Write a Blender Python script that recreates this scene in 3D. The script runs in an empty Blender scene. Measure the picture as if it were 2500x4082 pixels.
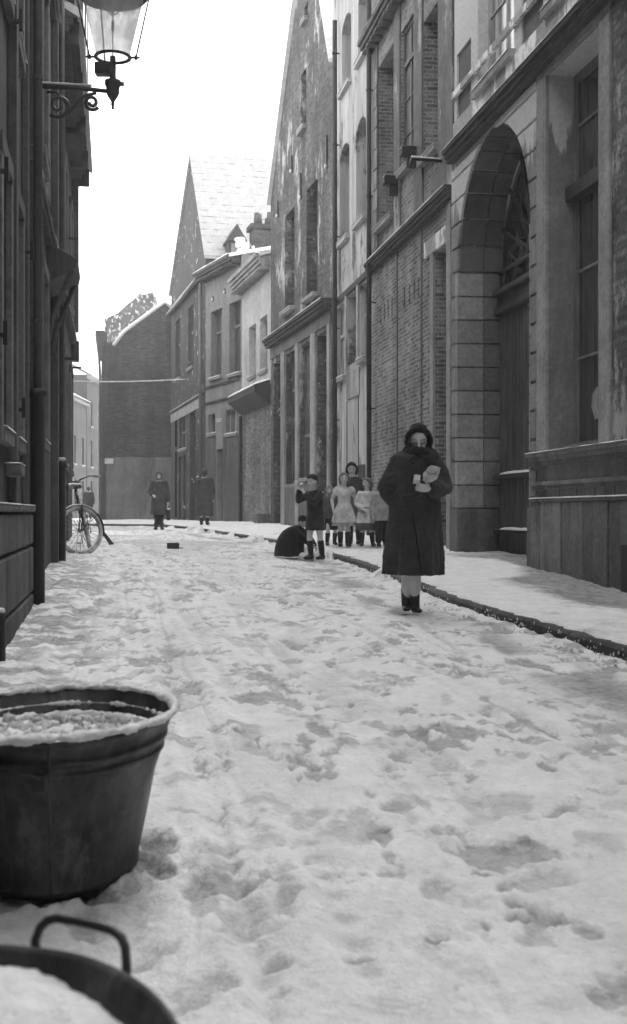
import bpy, bmesh, math, random
import numpy as np
from mathutils import Vector, Matrix
from mathutils.geometry import tessellate_polygon
random.seed(7)
SC = bpy.context.scene
COL = SC.collection
PI = math.pi

# ------------------------------------------------------------------ camera
ZC = 1.10                       # camera height
F = 5000.0                      # focal length in photo pixels (2500 x 4082)
CX, CY = 1250.0, 2041.0
cd = bpy.data.cameras.new('camera'); cam = bpy.data.objects.new('camera', cd); COL.objects.link(cam)
cam.location = (0, 0, ZC); cam.rotation_euler = (PI/2, 0, 0)
cd.sensor_fit = 'VERTICAL'; cd.sensor_height = 36.0; cd.sensor_width = 36.0
cd.lens = F/4082*36
cd.clip_start = 0.05; cd.clip_end = 1000
cd.dof.use_dof = True; cd.dof.focus_distance = 13.0; cd.dof.aperture_fstop = 5.6
SC.camera = cam
# ------------------------------------------------------------------ sky, sun, exposure
SUN_EL, SUN_AZ = math.radians(48), math.radians(25)
w = bpy.data.worlds.new("World"); SC.world = w; w.use_nodes = True
nt = w.node_tree; nt.nodes.clear()
out = nt.nodes.new('ShaderNodeOutputWorld'); bg = nt.nodes.new('ShaderNodeBackground')
sky = nt.nodes.new('ShaderNodeTexSky'); sky.sky_type = 'NISHITA'; sky.sun_disc = False
sky.sun_elevation = SUN_EL; sky.sun_rotation = SUN_AZ
sky.air_density = 1.0; sky.dust_density = 6.0; sky.ozone_density = 1.0
bw = nt.nodes.new('ShaderNodeRGBToBW')
mx = nt.nodes.new('ShaderNodeMix'); mx.data_type = 'FLOAT'; mx.inputs[0].default_value = 0.6; mx.inputs[3].default_value = 13.0
nt.links.new(sky.outputs[0], bw.inputs[0]); nt.links.new(bw.outputs[0], mx.inputs[2])
nt.links.new(mx.outputs[0], bg.inputs[0]); bg.inputs[1].default_value = 0.12
nt.links.new(bg.outputs[0], out.inputs[0])
sd = bpy.data.lights.new('sun', 'SUN'); sd.energy = 0.5; sd.angle = math.radians(30); sd.color = (1, 1, 1)
sun = bpy.data.objects.new('sun', sd); COL.objects.link(sun)
sun.rotation_euler = (PI/2-SUN_EL, 0, PI - SUN_AZ)
SC.view_settings.view_transform = 'Standard'; SC.view_settings.look = 'None'
SC.view_settings.exposure = 1.45; SC.view_settings.gamma = 1.0

# ------------------------------------------------------------------ materials (all neutral grey: the photograph is black and white)
MATS = {}
def g3(v): return (v, v, v, 1)
class NT:
    def __init__(s, name, rough=0.8, spec=0.3):
        s.m = bpy.data.materials.new(name); s.m.use_nodes = True
        s.t = s.m.node_tree; s.b = s.t.nodes['Principled BSDF']
        s.b.inputs['Roughness'].default_value = rough
        s.b.inputs['Specular IOR Level'].default_value = spec
        tc = s.t.nodes.new('ShaderNodeTexCoord'); s.co = tc.outputs['Object']
    def N(s, kind, **kw):
        n = s.t.nodes.new(kind)
        for k, v in kw.items(): setattr(n, k, v)
        return n
    def L(s, a, b): s.t.links.new(a, b)
    def mapv(s, scale=(1,1,1), loc=(0,0,0), rot=(0,0,0), src=None):
        n = s.N('ShaderNodeMapping'); n.inputs['Scale'].default_value = scale
        n.inputs['Location'].default_value = loc; n.inputs['Rotation'].default_value = rot
        s.L(src or s.co, n.inputs[0]); return n.outputs[0]
    def noise(s, scale, detail=5, rough=.6, vec=None, dist=0):
        n = s.N('ShaderNodeTexNoise'); n.inputs['Scale'].default_value = scale
        n.inputs['Detail'].default_value = detail; n.inputs['Roughness'].default_value = rough
        n.inputs['Distortion'].default_value = dist
        s.L(vec or s.co, n.inputs['Vector']); return n.outputs['Fac']
    def ramp(s, fac, a, b, lo=0., hi=1.):
        n = s.N('ShaderNodeMapRange'); n.inputs[1].default_value = a; n.inputs[2].default_value = b
        n.inputs[3].default_value = lo; n.inputs[4].default_value = hi; n.clamp = True
        n.interpolation_type = 'SMOOTHSTEP'
        s.L(fac, n.inputs[0]); return n.outputs[0]
    def math(s, op, a, b):
        n = s.N('ShaderNodeMath', operation=op)
        for i, v in enumerate((a, b)):
            if isinstance(v, (int, float)): n.inputs[i].default_value = v
            else: s.L(v, n.inputs[i])
        return n.outputs[0]
    def mix(s, f, a, b):
        n = s.N('ShaderNodeMix', data_type='FLOAT')
        for i, v in ((0, f), (2, a), (3, b)):
            if isinstance(v, (int, float)): n.inputs[i].default_value = v
            else: s.L(v, n.inputs[i])
        return n.outputs[0]
    def color(s, v): s.L(v, s.b.inputs['Base Color'])
    def bump(s, h, st=.5, dist=.02):
        n = s.N('ShaderNodeBump'); n.inputs['Strength'].default_value = st; n.inputs['Distance'].default_value = dist
        s.L(h, n.inputs['Height']); s.L(n.outputs[0], s.b.inputs['Normal'])
def m_plain(name, v, rough=.7, var=.25, scale=6, spec=.3, bump=.3, metal=0):
    k = (name, v)
    if k in MATS: return MATS[k]
    n = NT(name, rough, spec); a = n.noise(scale, 6, .65)
    n.color(n.ramp(a, .3, .7, v*(1-var), v*(1+var))); n.bump(n.noise(scale*8, 3), bump, .01)
    n.b.inputs['Metallic'].default_value = metal
    MATS[k] = n.m; return n.m
def m_plaster(name, v, stain=.5, light=0., snow=0., bumpy=.4, drip=0., isl=0.):
    """weathered wall: broad blotches, rain streaks, peeling light paint, stuck snow"""
    k = (name, v)
    if k in MATS: return MATS[k]
    n = NT(name, .9, .15)
    big = n.noise(.8, 7, .68, dist=.4); fine = n.noise(16, 6, .72); med = n.noise(3.5, 6, .7)
    st = n.noise(1.0, 7, .72, n.mapv((2.6, 2.6, .30)), .6); where = n.ramp(n.noise(.5, 3, .5, n.mapv((1, 1, .8), (9, 4, 2))), .42, .62, .25, 1)
    c = n.math('MULTIPLY', v, n.ramp(big, .3, .7, .80, 1.18))
    sm_ = n.math('MULTIPLY', n.ramp(st, .36, .60, 1, 0), where)
    c = n.math('MULTIPLY', c, n.math('SUBTRACT', 1.05, n.math('MULTIPLY', sm_, stain*.75)))
    c = n.math('MULTIPLY', c, n.ramp(med, .3, .7, .86, 1.12))
    c = n.math('MULTIPLY', c, n.ramp(fine, .3, .7, .80, 1.18))
    if isl:
        gi = n.N('ShaderNodeNewGeometry'); c = n.math('MULTIPLY', c, n.ramp(gi.outputs['Random Per Island'], 0, 1, 1-isl, 1+isl))
    if drip:
        sep = n.N('ShaderNodeSeparateXYZ'); n.L(n.co, sep.inputs[0])
        h = n.ramp(sep.outputs[2], drip-2.0, drip, 0, .36); lp = n.noise(1.0, 8, .72, n.mapv((2.4, 2.4, .35), (4, 2, 1)))
        c = n.mix(n.ramp(n.math('ADD', lp, h), .64, .70), c, n.ramp(fine, .3, .7, v*2.1, v*2.8))
    if light:
        lp = n.noise(1.4, 8, .72, n.mapv((1.3, 1.3, .5), (4, 2, 1)))
        c = n.mix(n.ramp(lp, .54-.1*light, .60-.1*light), c, v*2.3)
    if snow:
        sp = n.noise(3.6 if snow < 2 else 6.5, 3, .6, n.mapv((1, 1, .7))); area = n.noise(.35, 3, .5, n.mapv((1, 1, 1), (5, 0, 3)))
        f = n.math('MULTIPLY', n.ramp(sp, .66-.035*snow, .69-.035*snow), n.ramp(area, .44-.04*snow, .54-.04*snow))
        c = n.mix(f, c, .75)
    n.color(c)
    n.bump(n.math('ADD', n.math('MULTIPLY', fine, .5), big), bumpy, .03)
    MATS[k] = n.m; return n.m
def m_brick(name, v, mortar=.5, paint=0., sx=1., stain=.5, snow=0.):
    k = (name, v)
    if k in MATS: return MATS[k]
    n = NT(name, .9, .15)
    sep = n.N('ShaderNodeSeparateXYZ'); n.L(n.co, sep.inputs[0])
    cb = n.N('ShaderNodeCombineXYZ'); n.L(n.math('ADD', sep.outputs[0], sep.outputs[1]), cb.inputs[0]); n.L(sep.outputs[2], cb.inputs[1])
    bt = n.N('ShaderNodeTexBrick'); bt.offset = .5
    wob = n.N('ShaderNodeVectorMath', operation='ADD'); nz = n.N('ShaderNodeTexNoise'); nz.inputs['Scale'].default_value = 3
    sc = n.N('ShaderNodeVectorMath', operation='SCALE'); sc.inputs['Scale'].default_value = .03
    n.L(n.co, nz.inputs['Vector']); n.L(nz.outputs['Color'], sc.inputs[0]); n.L(cb.outputs[0], wob.inputs[0]); n.L(sc.outputs[0], wob.inputs[1])
    n.L(wob.outputs[0], bt.inputs['Vector'])
    bt.inputs['Scale'].default_value = 1; bt.inputs['Brick Width'].default_value = .23*sx; bt.inputs['Row Height'].default_value = .075
    bt.inputs['Mortar Size'].default_value = .012; bt.inputs['Mortar Smooth'].default_value = .3
    bt.inputs['Color1'].default_value = g3(v*.5); bt.inputs['Color2'].default_value = g3(v*1.45); bt.inputs['Mortar'].default_value = g3(mortar*v)
    b2 = n.N('ShaderNodeRGBToBW'); n.L(bt.outputs['Color'], b2.inputs[0])
    big = n.noise(.7, 6, .65); st = n.noise(1.0, 6, .7, n.mapv((2.5, 2.5, .25)))
    c = n.math('MULTIPLY', b2.outputs[0], n.ramp(big, .3, .7, .7, 1.25))
    c = n.math('MULTIPLY', c, n.ramp(st, .36, .64, 1-.6*stain, 1.15))
    c = n.math('MULTIPLY', c, n.ramp(n.noise(22, 4), .3, .7, .75, 1.2))
    if paint:
        lp = n.noise(1.1, 8, .75, n.mapv((1.2, 1.2, .55), (2, 7, 1)))
        c = n.mix(n.ramp(lp, .56-.16*paint, .64-.16*paint), c, n.math('MULTIPLY', n.ramp(st, .36, .66, .65, 1.1), .52))
    if snow:
        sp = n.noise(5.5, 6, .7, n.mapv((1, 1, .75))); area = n.noise(.35, 4, .6, n.mapv((1, 1, 1), (5, 0, 3)))
        c = n.mix(n.math('MULTIPLY', n.ramp(sp, .625, .67), n.ramp(area, .40, .58)), c, .62)
    n.color(c)
    n.bump(n.math('ADD', bt.outputs['Fac'], n.math('MULTIPLY', n.noise(30, 3), -.6)), -.55, .015)
    MATS[k] = n.m; return n.m
def m_wood(name, v):
    k = (name, v)
    if k in MATS: return MATS[k]
    n = NT(name, .65, .3); gr = n.noise(9, 6, .7, n.mapv((3, 3, .25)))
    n.color(n.math('MULTIPLY', n.ramp(gr, .3, .7, v*.55, v*1.35), n.ramp(n.noise(1.5, 4), .3, .7, .75, 1.15)))
    gi = n.N('ShaderNodeNewGeometry'); c0 = n.b.inputs['Base Color'].links[0].from_socket; n.color(n.math('MULTIPLY', c0, n.ramp(gi.outputs['Random Per Island'], 0, 1, .8, 1.2))); n.bump(gr, .4, .01)
    MATS[k] = n.m; return n.m
def m_glass(name, v=.02, curtain=0.):
    k = (name, v)
    if k in MATS: return MATS[k]
    n = NT(name, .12, .6)
    st = n.noise(2.2, 4, .6, n.mapv((6, 6, .3)))
    oi = n.N('ShaderNodeObjectInfo'); n.color(n.math('MULTIPLY', n.ramp(st, .35, .65, v*.6, v+curtain), n.ramp(oi.outputs['Random'], 0, 1, .5, 1.9))); n.bump(n.noise(2.5, 2), .12, .02)
    MATS[k] = n.m; return n.m
def m_snow():
    if 'snow' in MATS: return MATS['snow']
    n = NT('packed_snow', .75, .25)
    n.color(n.ramp(n.noise(9, 6, .7), .3, .7, .62, .84)); n.bump(n.noise(30, 5, .7), .6, .02)
    MATS['snow'] = n.m; return n.m
def m_cloth(name, v, weave=1., stripes=0):
    k = (name, v, stripes)
    if k in MATS: return MATS[k]
    n = NT(name, .95, .1)
    n.b.inputs['Sheen Weight'].default_value = .15
    c = n.ramp(n.noise(5, 6, .7), .3, .7, v*.65, v*1.4)
    if stripes:
        wv = n.N('ShaderNodeTexWave'); wv.bands_direction = 'Z'; wv.inputs['Scale'].default_value = stripes; wv.inputs['Distortion'].default_value = .6
        n.L(n.co, wv.inputs['Vector']); c = n.mix(n.ramp(wv.outputs['Fac'], .4, .6), c, v*4)
    n.color(c); n.bump(n.noise(60, 4, .7), .7*weave, .008)
    MATS[k] = n.m; return n.m

# ------------------------------------------------------------------ mesh helpers
class MB:
    def __init__(s): s.v = []; s.f = []
    def add(s, vs, fs):
        o = len(s.v); s.v += [tuple(p) for p in vs]; s.f += [tuple(i+o for i in f) for f in fs]; return s
    def box(s, x0, x1, y0, y1, z0, z1):
        if x0 > x1: x0, x1 = x1, x0
        if y0 > y1: y0, y1 = y1, y0
        if z0 > z1: z0, z1 = z1, z0
        return s.add([(x0,y0,z0),(x1,y0,z0),(x1,y1,z0),(x0,y1,z0),(x0,y0,z1),(x1,y0,z1),(x1,y1,z1),(x0,y1,z1)],
              [(0,3,2,1),(4,5,6,7),(0,1,5,4),(1,2,6,5),(2,3,7,6),(3,0,4,7)])
    def tube(s, pts, rad, n=10, up=None, closed=False):
        pts = [Vector(p) for p in pts]; m = len(pts)
        if not isinstance(rad, (list,)): rad = [rad]*m
        rad = [r if isinstance(r, tuple) else (r, r) for r in rad]
        vs = []; fs = []; prev = None
        for i, p in enumerate(pts):
            if closed: t = (pts[(i+1) % m]-pts[i-1]).normalized()
            else: t = (pts[min(i+1, m-1)]-pts[max(i-1, 0)]).normalized()
            if prev is None:
                u = Vector(up) if up else (Vector((0,0,1)) if abs(t.z) < .9 else Vector((0,-1,0)))
            else: u = prev
            u = (u - t*u.dot(t)).normalized(); prev = u; b = t.cross(u)
            for k in range(n):
                a = 2*PI*k/n; vs.append(p + b*math.cos(a)*rad[i][0] + u*math.sin(a)*rad[i][1])
        for i in range(m if closed else m-1):
            j = (i+1) % m
            for k in range(n): fs.append((i*n+k, i*n+(k+1) % n, j*n+(k+1) % n, j*n+k))
        if not closed:
            fs.append(tuple(range(n-1, -1, -1))); fs.append(tuple((m-1)*n+k for k in range(n)))
        return s.add(vs, fs)
    def limb(s, pts, rad, n=12, up=None):
        """tube with rounded ends"""
        pts = [Vector(p) for p in pts]
        if not isinstance(rad, list): rad = [rad]*len(pts)
        rad = [r if isinstance(r, tuple) else (r, r) for r in rad]
        a = (pts[0]-pts[1]).normalized(); b = (pts[-1]-pts[-2]).normalized()
        ra, rb = rad[0], rad[-1]; ma, mb = min(ra), min(rb)
        P = [pts[0]+a*ma*.95, pts[0]+a*ma*.7] + pts + [pts[-1]+b*mb*.7, pts[-1]+b*mb*.95]
        R = [(ra[0]*.3, ra[1]*.3), (ra[0]*.72, ra[1]*.72)] + rad + [(rb[0]*.72, rb[1]*.72), (rb[0]*.3, rb[1]*.3)]
        return s.tube(P, R, n, up)
    def ell(s, c, r, n=14, rot=None):
        vs = []; fs = []; m = n//2
        M = rot or Matrix.Identity(3)
        for i in range(m+1):
            th = PI*i/m
            for k in range(n):
                a = 2*PI*k/n
                vs.append(Vector(c) + M @ Vector((r[0]*math.sin(th)*math.cos(a), r[1]*math.sin(th)*math.sin(a), r[2]*math.cos(th))))
        for i in range(m):
            for k in range(n): fs.append((i*n+k, (i+1)*n+k, (i+1)*n+(k+1) % n, i*n+(k+1) % n))
        return s.add(vs, fs)
    def rings(s, rings, n=40, cap=True, fold=None):
        """rings: (cx, cy, z, rx, ry[, amp]) stacked"""
        vs = []; fs = []
        for i, q in enumerate(rings):
            cx, cy, z, rx, ry = q[:5]; amp = q[5] if len(q) > 5 else 0
            for k in range(n):
                a = 2*PI*k/n; f = 1 + (amp*fold(a, z) if fold and amp else 0)
                vs.append((cx+rx*f*math.cos(a), cy+ry*f*math.sin(a), z))
        for i in range(len(rings)-1):
            for k in range(n): fs.append((i*n+k, i*n+(k+1) % n, (i+1)*n+(k+1) % n, (i+1)*n+k))
        if cap:
            fs.append(tuple(range(n-1, -1, -1))); fs.append(tuple((len(rings)-1)*n+k for k in range(n)))
        return s.add(vs, fs)
    def prism(s, poly, y0, y1):
        """poly in (x,z), extruded along y"""
        n = len(poly)
        return s.add([(x, y0, z) for x, z in poly]+[(x, y1, z) for x, z in poly],
              [tuple(range(n)), tuple(range(2*n-1, n-1, -1))]+[(i, i+n, (i+1) % n+n, (i+1) % n) for i in range(n)])
    def build(s, name, mat, parent=None, smooth=False, bevel=0., weld=False):
        me = bpy.data.meshes.new(name); me.from_pydata(s.v, [], s.f); 
        bm = bmesh.new(); bm.from_mesh(me)
        if weld: bmesh.ops.remove_doubles(bm, verts=bm.verts, dist=1e-5)
        bmesh.ops.recalc_face_normals(bm, faces=bm.faces); bm.to_mesh(me); bm.free()
        me.materials.append(mat)
        if smooth: me.polygons.foreach_set('use_smooth', [True]*len(me.polygons))
        o = bpy.data.objects.new(name, me); COL.objects.link(o); o.parent = parent
        if bevel:
            md = o.modifiers.new('bevel', 'BEVEL'); md.width = bevel; md.segments = 2; md.limit_method = 'ANGLE'
        return o
    def melt(s, name, mat, parent, voxel=.01, smooth=2):
        """fuse overlapping closed shapes to one continuous skin"""
        o = s.build(name, mat, parent, True)
        md = o.modifiers.new('r', 'REMESH'); md.mode = 'VOXEL'; md.voxel_size = voxel; md.use_smooth_shade = True
        if smooth:
            sm = o.modifiers.new('s', 'SMOOTH'); sm.factor = .5; sm.iterations = smooth
        dg = bpy.context.evaluated_depsgraph_get(); dg.update()
        me = bpy.data.meshes.new_from_object(o.evaluated_get(dg)); old = o.data
        o.modifiers.clear(); o.data = me; bpy.data.meshes.remove(old)
        if not me.materials: me.materials.append(mat)
        me.name = name
        return o
def tag(o, label=None, cat=None, group=None, kind=None):
    if label: o['label'] = label
    if cat: o['category'] = cat
    if group: o['group'] = group
    if kind: o['kind'] = kind
    return o
def thing(name, label, cat, loc=(0,0,0), rz=0, group=None):
    o = bpy.data.objects.new(name, None); COL.objects.link(o); o.empty_display_size = .1
    o.location = loc; o.rotation_euler = (0, 0, rz); tag(o, label, cat, group); return o
def noise_disp(o, amp, scale, seed=0):
    from mathutils import noise as mn
    for v in o.data.vertices:
        p = v.co*scale + Vector((seed, seed*.7, 0)); v.co += mn.noise_vector(p)*amp
    return o

# ------------------------------------------------------------------ street geometry
HT = [(-12,1.16),(-3,1.08),(0,1.06),(1.5,1.03),(3.5,.97),(8.9,.90),(11,.88),(15.4,.81),(19,.745),(20.3,.72),(24.3,.63),(35,.53),(40.5,.49),(57,.50),(140,.50)]
KT = [(-12,5.02),(-3,3.58),(0,3.10),(5.6,2.204),(11.6,1.244),(14.5,.98),(17.3,.64),(20.3,.14),(24.3,-.73),(35,-3.27),(40.5,-4.85),(42.5,-6.6),(44,-8.6),(50,-11.2),(70,-15.),(140,-20)]
RT = [(-12,7.26),(-3,5.82),(0,5.34),(19.6,2.2),(31.1,.48),(39,-1.33),(43.6,-2.49),(47.3,-4.07),(57.2,-6.49),(58,-9.9),(72,-13.2),(140,-18)]
LT = [(-12,1.11),(-3,-.33),(0,-.81),(25,-4.81),(45,-9.8),(75,-15.3),(140,-16)]
def lerp(T, y): return np.interp(y, [t[0] for t in T], [t[1] for t in T])
def hsh(ix, iy, s):
    n = (ix.astype(np.int64)*374761393 + iy.astype(np.int64)*668265263 + s*1442695041) & 0x7fffffff
    n = ((n ^ (n >> 13))*1274126177) & 0x7fffffff
    return ((n ^ (n >> 16)) & 0xffff)/65535.0
def vnoise(x, y, s=0):
    ix = np.floor(x); iy = np.floor(y); fx = x-ix; fy = y-iy
    fx = fx*fx*(3-2*fx); fy = fy*fy*(3-2*fy)
    a = hsh(ix, iy, s); b = hsh(ix+1, iy, s); c = hsh(ix, iy+1, s); d = hsh(ix+1, iy+1, s)
    return (a*(1-fx)+b*fx)*(1-fy)+(c*(1-fx)+d*fx)*fy
def fbm(x, y, o=4, s=0, g=.5):
    r = 0; a = 1; t = 0
    for i in range(o):
        r = r+a*vnoise(x*2**i+i*17.3, y*2**i+i*9.1, s+i); t += a; a *= g
    return r/t
def sstep(a, b, x):
    t = np.clip((x-a)/(b-a), 0, 1); return t*t*(3-2*t)
def base_z(X, Y):
    z = ZC-lerp(HT, Y)
    t = np.clip((lerp(KT, Y)-X)/(lerp(KT, Y)-lerp(LT, Y)+1e-6), 0, 1.2)
    return z + t**1.5*.13*sstep(8, 16, Y)*(1-sstep(24, 36, Y)) 
def pave_z(X, Y):
    z = ZC-lerp(HT, Y)+.095
    d = np.clip(X-lerp(KT, Y), 0, 4)
    return z + .015*d - .10*sstep(.6, 2.0, d)*(1-sstep(11.5, 16.5, Y))
def gz(X, Y):
    X = float(X); Y = float(Y)
    return float(pave_z(X, Y) if X > lerp(KT, Y) else base_z(X, Y))
def onground(px, py, dz=0):
    """point of the road or pavement seen at a photo pixel"""
    Y = 5.0
    for _ in range(60):
        X = (px-CX)/F*Y; h = ZC-gz(X, Y)-dz; Y = .5*Y+.5*h*F/max(py-CY, 5)
    return (px-CX)/F*Y, Y
# ------------------------------------------------------------------ snowy ground
def m_ground():
    n = NT('trodden_snow', .8, .25)
    at = n.N('ShaderNodeAttribute'); at.attribute_name = 'wear'
    tex = n.noise(5, 7, .7); fine = n.noise(45, 4, .7)
    clean = n.math('MULTIPLY', n.ramp(tex, .3, .7, .76, .91), n.ramp(fine, .3, .7, .93, 1.05))
    slush = n.math('MULTIPLY', n.ramp(n.noise(11, 6, .75), .3, .7, .17, .42), n.ramp(fine, .3, .7, .8, 1.15))
    f = n.ramp(n.math('ADD', at.outputs['Fac'], n.math('MULTIPLY', n.math('SUBTRACT', n.noise(16, 5, .7), .5), .5)), .08, .92)
    n.color(n.mix(f, clean, slush))
    n.L(n.ramp(at.outputs['Fac'], .3, 1, .8, .5), n.b.inputs['Roughness'])
    n.bump(n.math('ADD', n.noise(22, 6, .7), n.math('MULTIPLY', fine, .5)), .75, .022)
    return n.m
GM = m_ground()
def grid_mesh(name, X, Y, Z, wear, mat):
    r, c = X.shape
    co = np.stack([X, Y, Z], -1).reshape(-1, 3).astype(np.float32)
    i = np.arange(r*c).reshape(r, c)
    q = np.stack([i[:-1, :-1], i[:-1, 1:], i[1:, 1:], i[1:, :-1]], -1).reshape(-1, 4)
    me = bpy.data.meshes.new(name); me.vertices.add(len(co)); me.vertices.foreach_set('co', co.ravel())
    me.loops.add(q.size); me.loops.foreach_set('vertex_index', q.ravel().astype(np.int32))
    me.polygons.add(len(q)); me.polygons.foreach_set('loop_start', np.arange(0, q.size, 4, dtype=np.int32))
    me.update(calc_edges=True); me.validate()
    me.polygons.foreach_set('use_smooth', np.ones(len(q), dtype=bool))
    a = me.attributes.new('wear', 'FLOAT', 'POINT'); a.data.foreach_set('value', wear.ravel().astype(np.float32))
    me.materials.append(mat)
    o = bpy.data.objects.new(name, me); COL.objects.link(o); return o
R0 = np.random.RandomState(3)
def pxspot(zx, zy, w, h, s, sc=1700/1509., ox=800, oy=2400):
    px, py = ox+zx*sc, oy+zy*sc; X, Y = onground(px, py); hz = ZC-gz(X, Y)
    return (X, Y, w*sc*Y/F/2, h*sc*Y*Y/(F*hz)/2, 0., s)
SP = [pxspot(*a) for a in [(1005,945,80,30,.9),(1080,990,90,50,.7),(1170,1060,180,50,.8),(1110,1105,130,35,.9),(1250,1110,160,35,.8),(1230,1045,100,30,.5),(1390,1150,120,50,.7),
 (270,1275,180,60,.8),(110,1360,130,50,.6),(280,1370,100,40,.6),(570,1250,140,30,.7),(840,1180,100,25,.9),(1010,1135,50,30,.9),(520,1300,60,25,.4),
 (75,870,110,35,.6),(90,925,120,40,.7),(100,960,70,20,.6),(200,1105,90,25,.6),(170,1165,100,30,.5),(60,745,60,15,.7),(80,775,40,12,.8),
 (700,720,150,50,.7),(595,670,70,50,.7),(640,790,110,45,.8),(850,795,140,40,.7),(490,805,80,25,.5),(570,845,120,30,.4),
 (765,450,60,50,.8),(870,440,50,35,.8),(775,485,60,15,.6),(660,575,100,20,.6),(690,600,80,12,.6),(470,520,60,45,.6),(460,440,70,15,.6),(850,400,80,15,.6),
 (460,205,50,25,.8),(670,290,60,25,.6),(320,288,90,10,.9),(410,360,100,20,.8),(130,460,60,15,.9),(530,355,25,20,.8),
 (1330,505,90,20,.7),(1300,545,60,15,.7),(1140,535,60,25,.6),(1220,570,70,12,.5),(1440,1395,130,70,.7),(1250,1405,140,50,.45),(905,1370,30,30,.7),
 (690,1000,90,50,.35),(940,1050,200,60,.4),(870,980,60,30,.4),(1050,850,60,15,.7),(350,625,30,25,.9),(960,1450,25,40,.6),(180,1430,120,30,.4)]]
for _ in range(120):                                        # scattered footprints and hollows
    Y = 2.2*math.exp(R0.rand()*2.3); u = .15+R0.rand()*.8
    X = lerp(LT, Y)*u + lerp(KT, Y)*(1-u); big = R0.rand()
    SP.append((X, Y, .05+.05*big, .10+.1*R0.rand(), -.16+R0.randn()*.5, .25+.5*R0.rand()))
for tr in range(5):                                         # walkers' lines of steps up the street
    u0 = [.22, .38, .52, .66, .8][tr]; Y = 2.4+tr*.3; k = 0
    while Y < 30:
        X = lerp(LT, Y)*u0 + lerp(KT, Y)*(1-u0) + (.11 if k % 2 else -.11) + R0.randn()*.05
        SP.append((X, Y, .055, .15, -.16+R0.randn()*.2, .3+.45*R0.rand())); Y += .62+R0.rand()*.15; k += 1
def spots(X, Y, Z, wear):
    for (x, y, rx, ry, ang, s) in SP:
        R = 2.2*max(rx, ry)
        r0, r1 = np.searchsorted(Y[:, 0], [y-R, y+R]); 
        if r1 <= r0: continue
        sx = X[r0:r1]-x; sy = Y[r0:r1]-y; ca, sa = math.cos(ang), math.sin(ang)
        a = (sx*ca+sy*sa)/rx; b = (-sx*sa+sy*ca)/ry
        wob = (fbm(X[r0:r1]*16, Y[r0:r1]*11, 4, 5)-.5)*1.9
        d = np.sqrt(a*a+b*b)+wob
        Z[r0:r1] += -.015*min(1, max(rx/.06, .5))*s*(1-sstep(.70, 1.0, d)) + .010*s*np.exp(-((d-1.15)/.20)**2)
        wear[r0:r1] = np.maximum(wear[r0:r1], s*.85*(1-sstep(.6, 1.05, d)))
def micro(X, Y):
    a = fbm(X*1.1+3, Y*.9, 4, 1)-.5; b = fbm(X*6, Y*4, 4, 11)-.5; c = fbm(X*22, Y*15, 3, 31)-.5
    r = 1-np.abs(2*fbm(X*5.5+7, Y*3.2, 3, 51)-1)          # churned ridges
    r2 = 1-np.abs(2*fbm(X*10+2, Y*7, 3, 61)-1)
    return .034*a + .026*b + .012*c + (.018*(r-.7)+.012*(r2-.7))*(.5+.7*sstep(3, 7, Y)), a, b, r
rows = np.concatenate([np.linspace(-11.5, .9, 40)[:-1], .9*np.exp(np.linspace(0, math.log(140/.9), 1050))])
t = np.linspace(0, 1, 330)[None, :]
Y = np.repeat(rows[:, None], 330, 1)
XL = lerp(LT, rows)[:, None]-.5; XK = lerp(KT, rows)[:, None]+.015
X = XL*(1-t)+XK*t
Z = base_z(X, Y); m, a, b, r = micro(X, Y); Z = Z+m*(.48+.3*sstep(4, 9, Y))
u = lerp(KT, Y)-X; v = X-lerp(LT, Y)
S_ = X+.16*Y
wear = .28*sstep(.06, .26, fbm(S_*1.3, Y*.45, 5, 120)-.5+.3*b)*sstep(3, 7, Y) + .40*sstep(.05, .18, b)*sstep(.5, .85, r)*sstep(1.5, 4, Y)
st_ = fbm(S_*5.5, Y*1.9, 5, 131, .62); wear = np.maximum(wear, .66*sstep(.615, .675, st_)*sstep(1.8, 4, Y))
st2 = fbm(S_*9, Y*5, 4, 141, .62); wear = np.maximum(wear, .55*sstep(.62, .69, st2)*sstep(1.5, 5, Y))
bd = fbm(S_*2.0, Y*.05, 3, 161); wear = np.maximum(wear, .30*sstep(.50, .62, bd)*sstep(.35, .6, fbm(S_*3, Y*.7, 4, 165))*sstep(2, 6, Y))
ln = 1-np.abs(2*fbm(S_*3.2+.3*fbm(S_, Y*.3, 3, 8), Y*.16, 3, 151)-1); wear = np.maximum(wear, .40*sstep(.93, .985, ln)*sstep(.4, .55, fbm(S_*2, Y*1.1, 4, 155))*sstep(2.5, 6, Y))
Z = Z-.012*sstep(.60, .67, st_)-.010*sstep(.93, .985, ln)
for uc, wd, st in ((.55, .32, .75), (1.9, .25, .35), (3.2, .25, .35)):           # gutter and cart ruts
    um = uc+.25*(fbm(Y*.35, Y*0+uc, 2, 71)-.5)
    g = np.exp(-((u-um)/wd)**2)
    wear = np.maximum(wear, st*g*sstep(.36, .60, fbm(X*2.2, Y*.9, 4, 81))); Z -= .018*g
for uc, wd, st in ((1.25, .05, .55), (1.42, .035, .4), (2.55, .05, .5), (2.78, .04, .45), (3.35, .05, .4), (3.9, .04, .35)):      # narrow wheel lines
    um = uc+.35*(fbm(Y*.13, Y*0+uc*3, 2, 171)-.5); g = np.exp(-((u-um)/wd)**2)
    tread = .65+.35*np.sin(Y*38+uc*9)*sstep(1.5, 3, Y)*(1-sstep(6, 9, Y))
    wear = np.maximum(wear, st*g*tread*sstep(.30, .52, fbm(X*1.2+uc, Y*.35, 3, 181))*sstep(1.2, 3, Y)); Z -= .013*g; Z += .008*np.exp(-((u-um-wd*1.9)/(wd*.7))**2)
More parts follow.
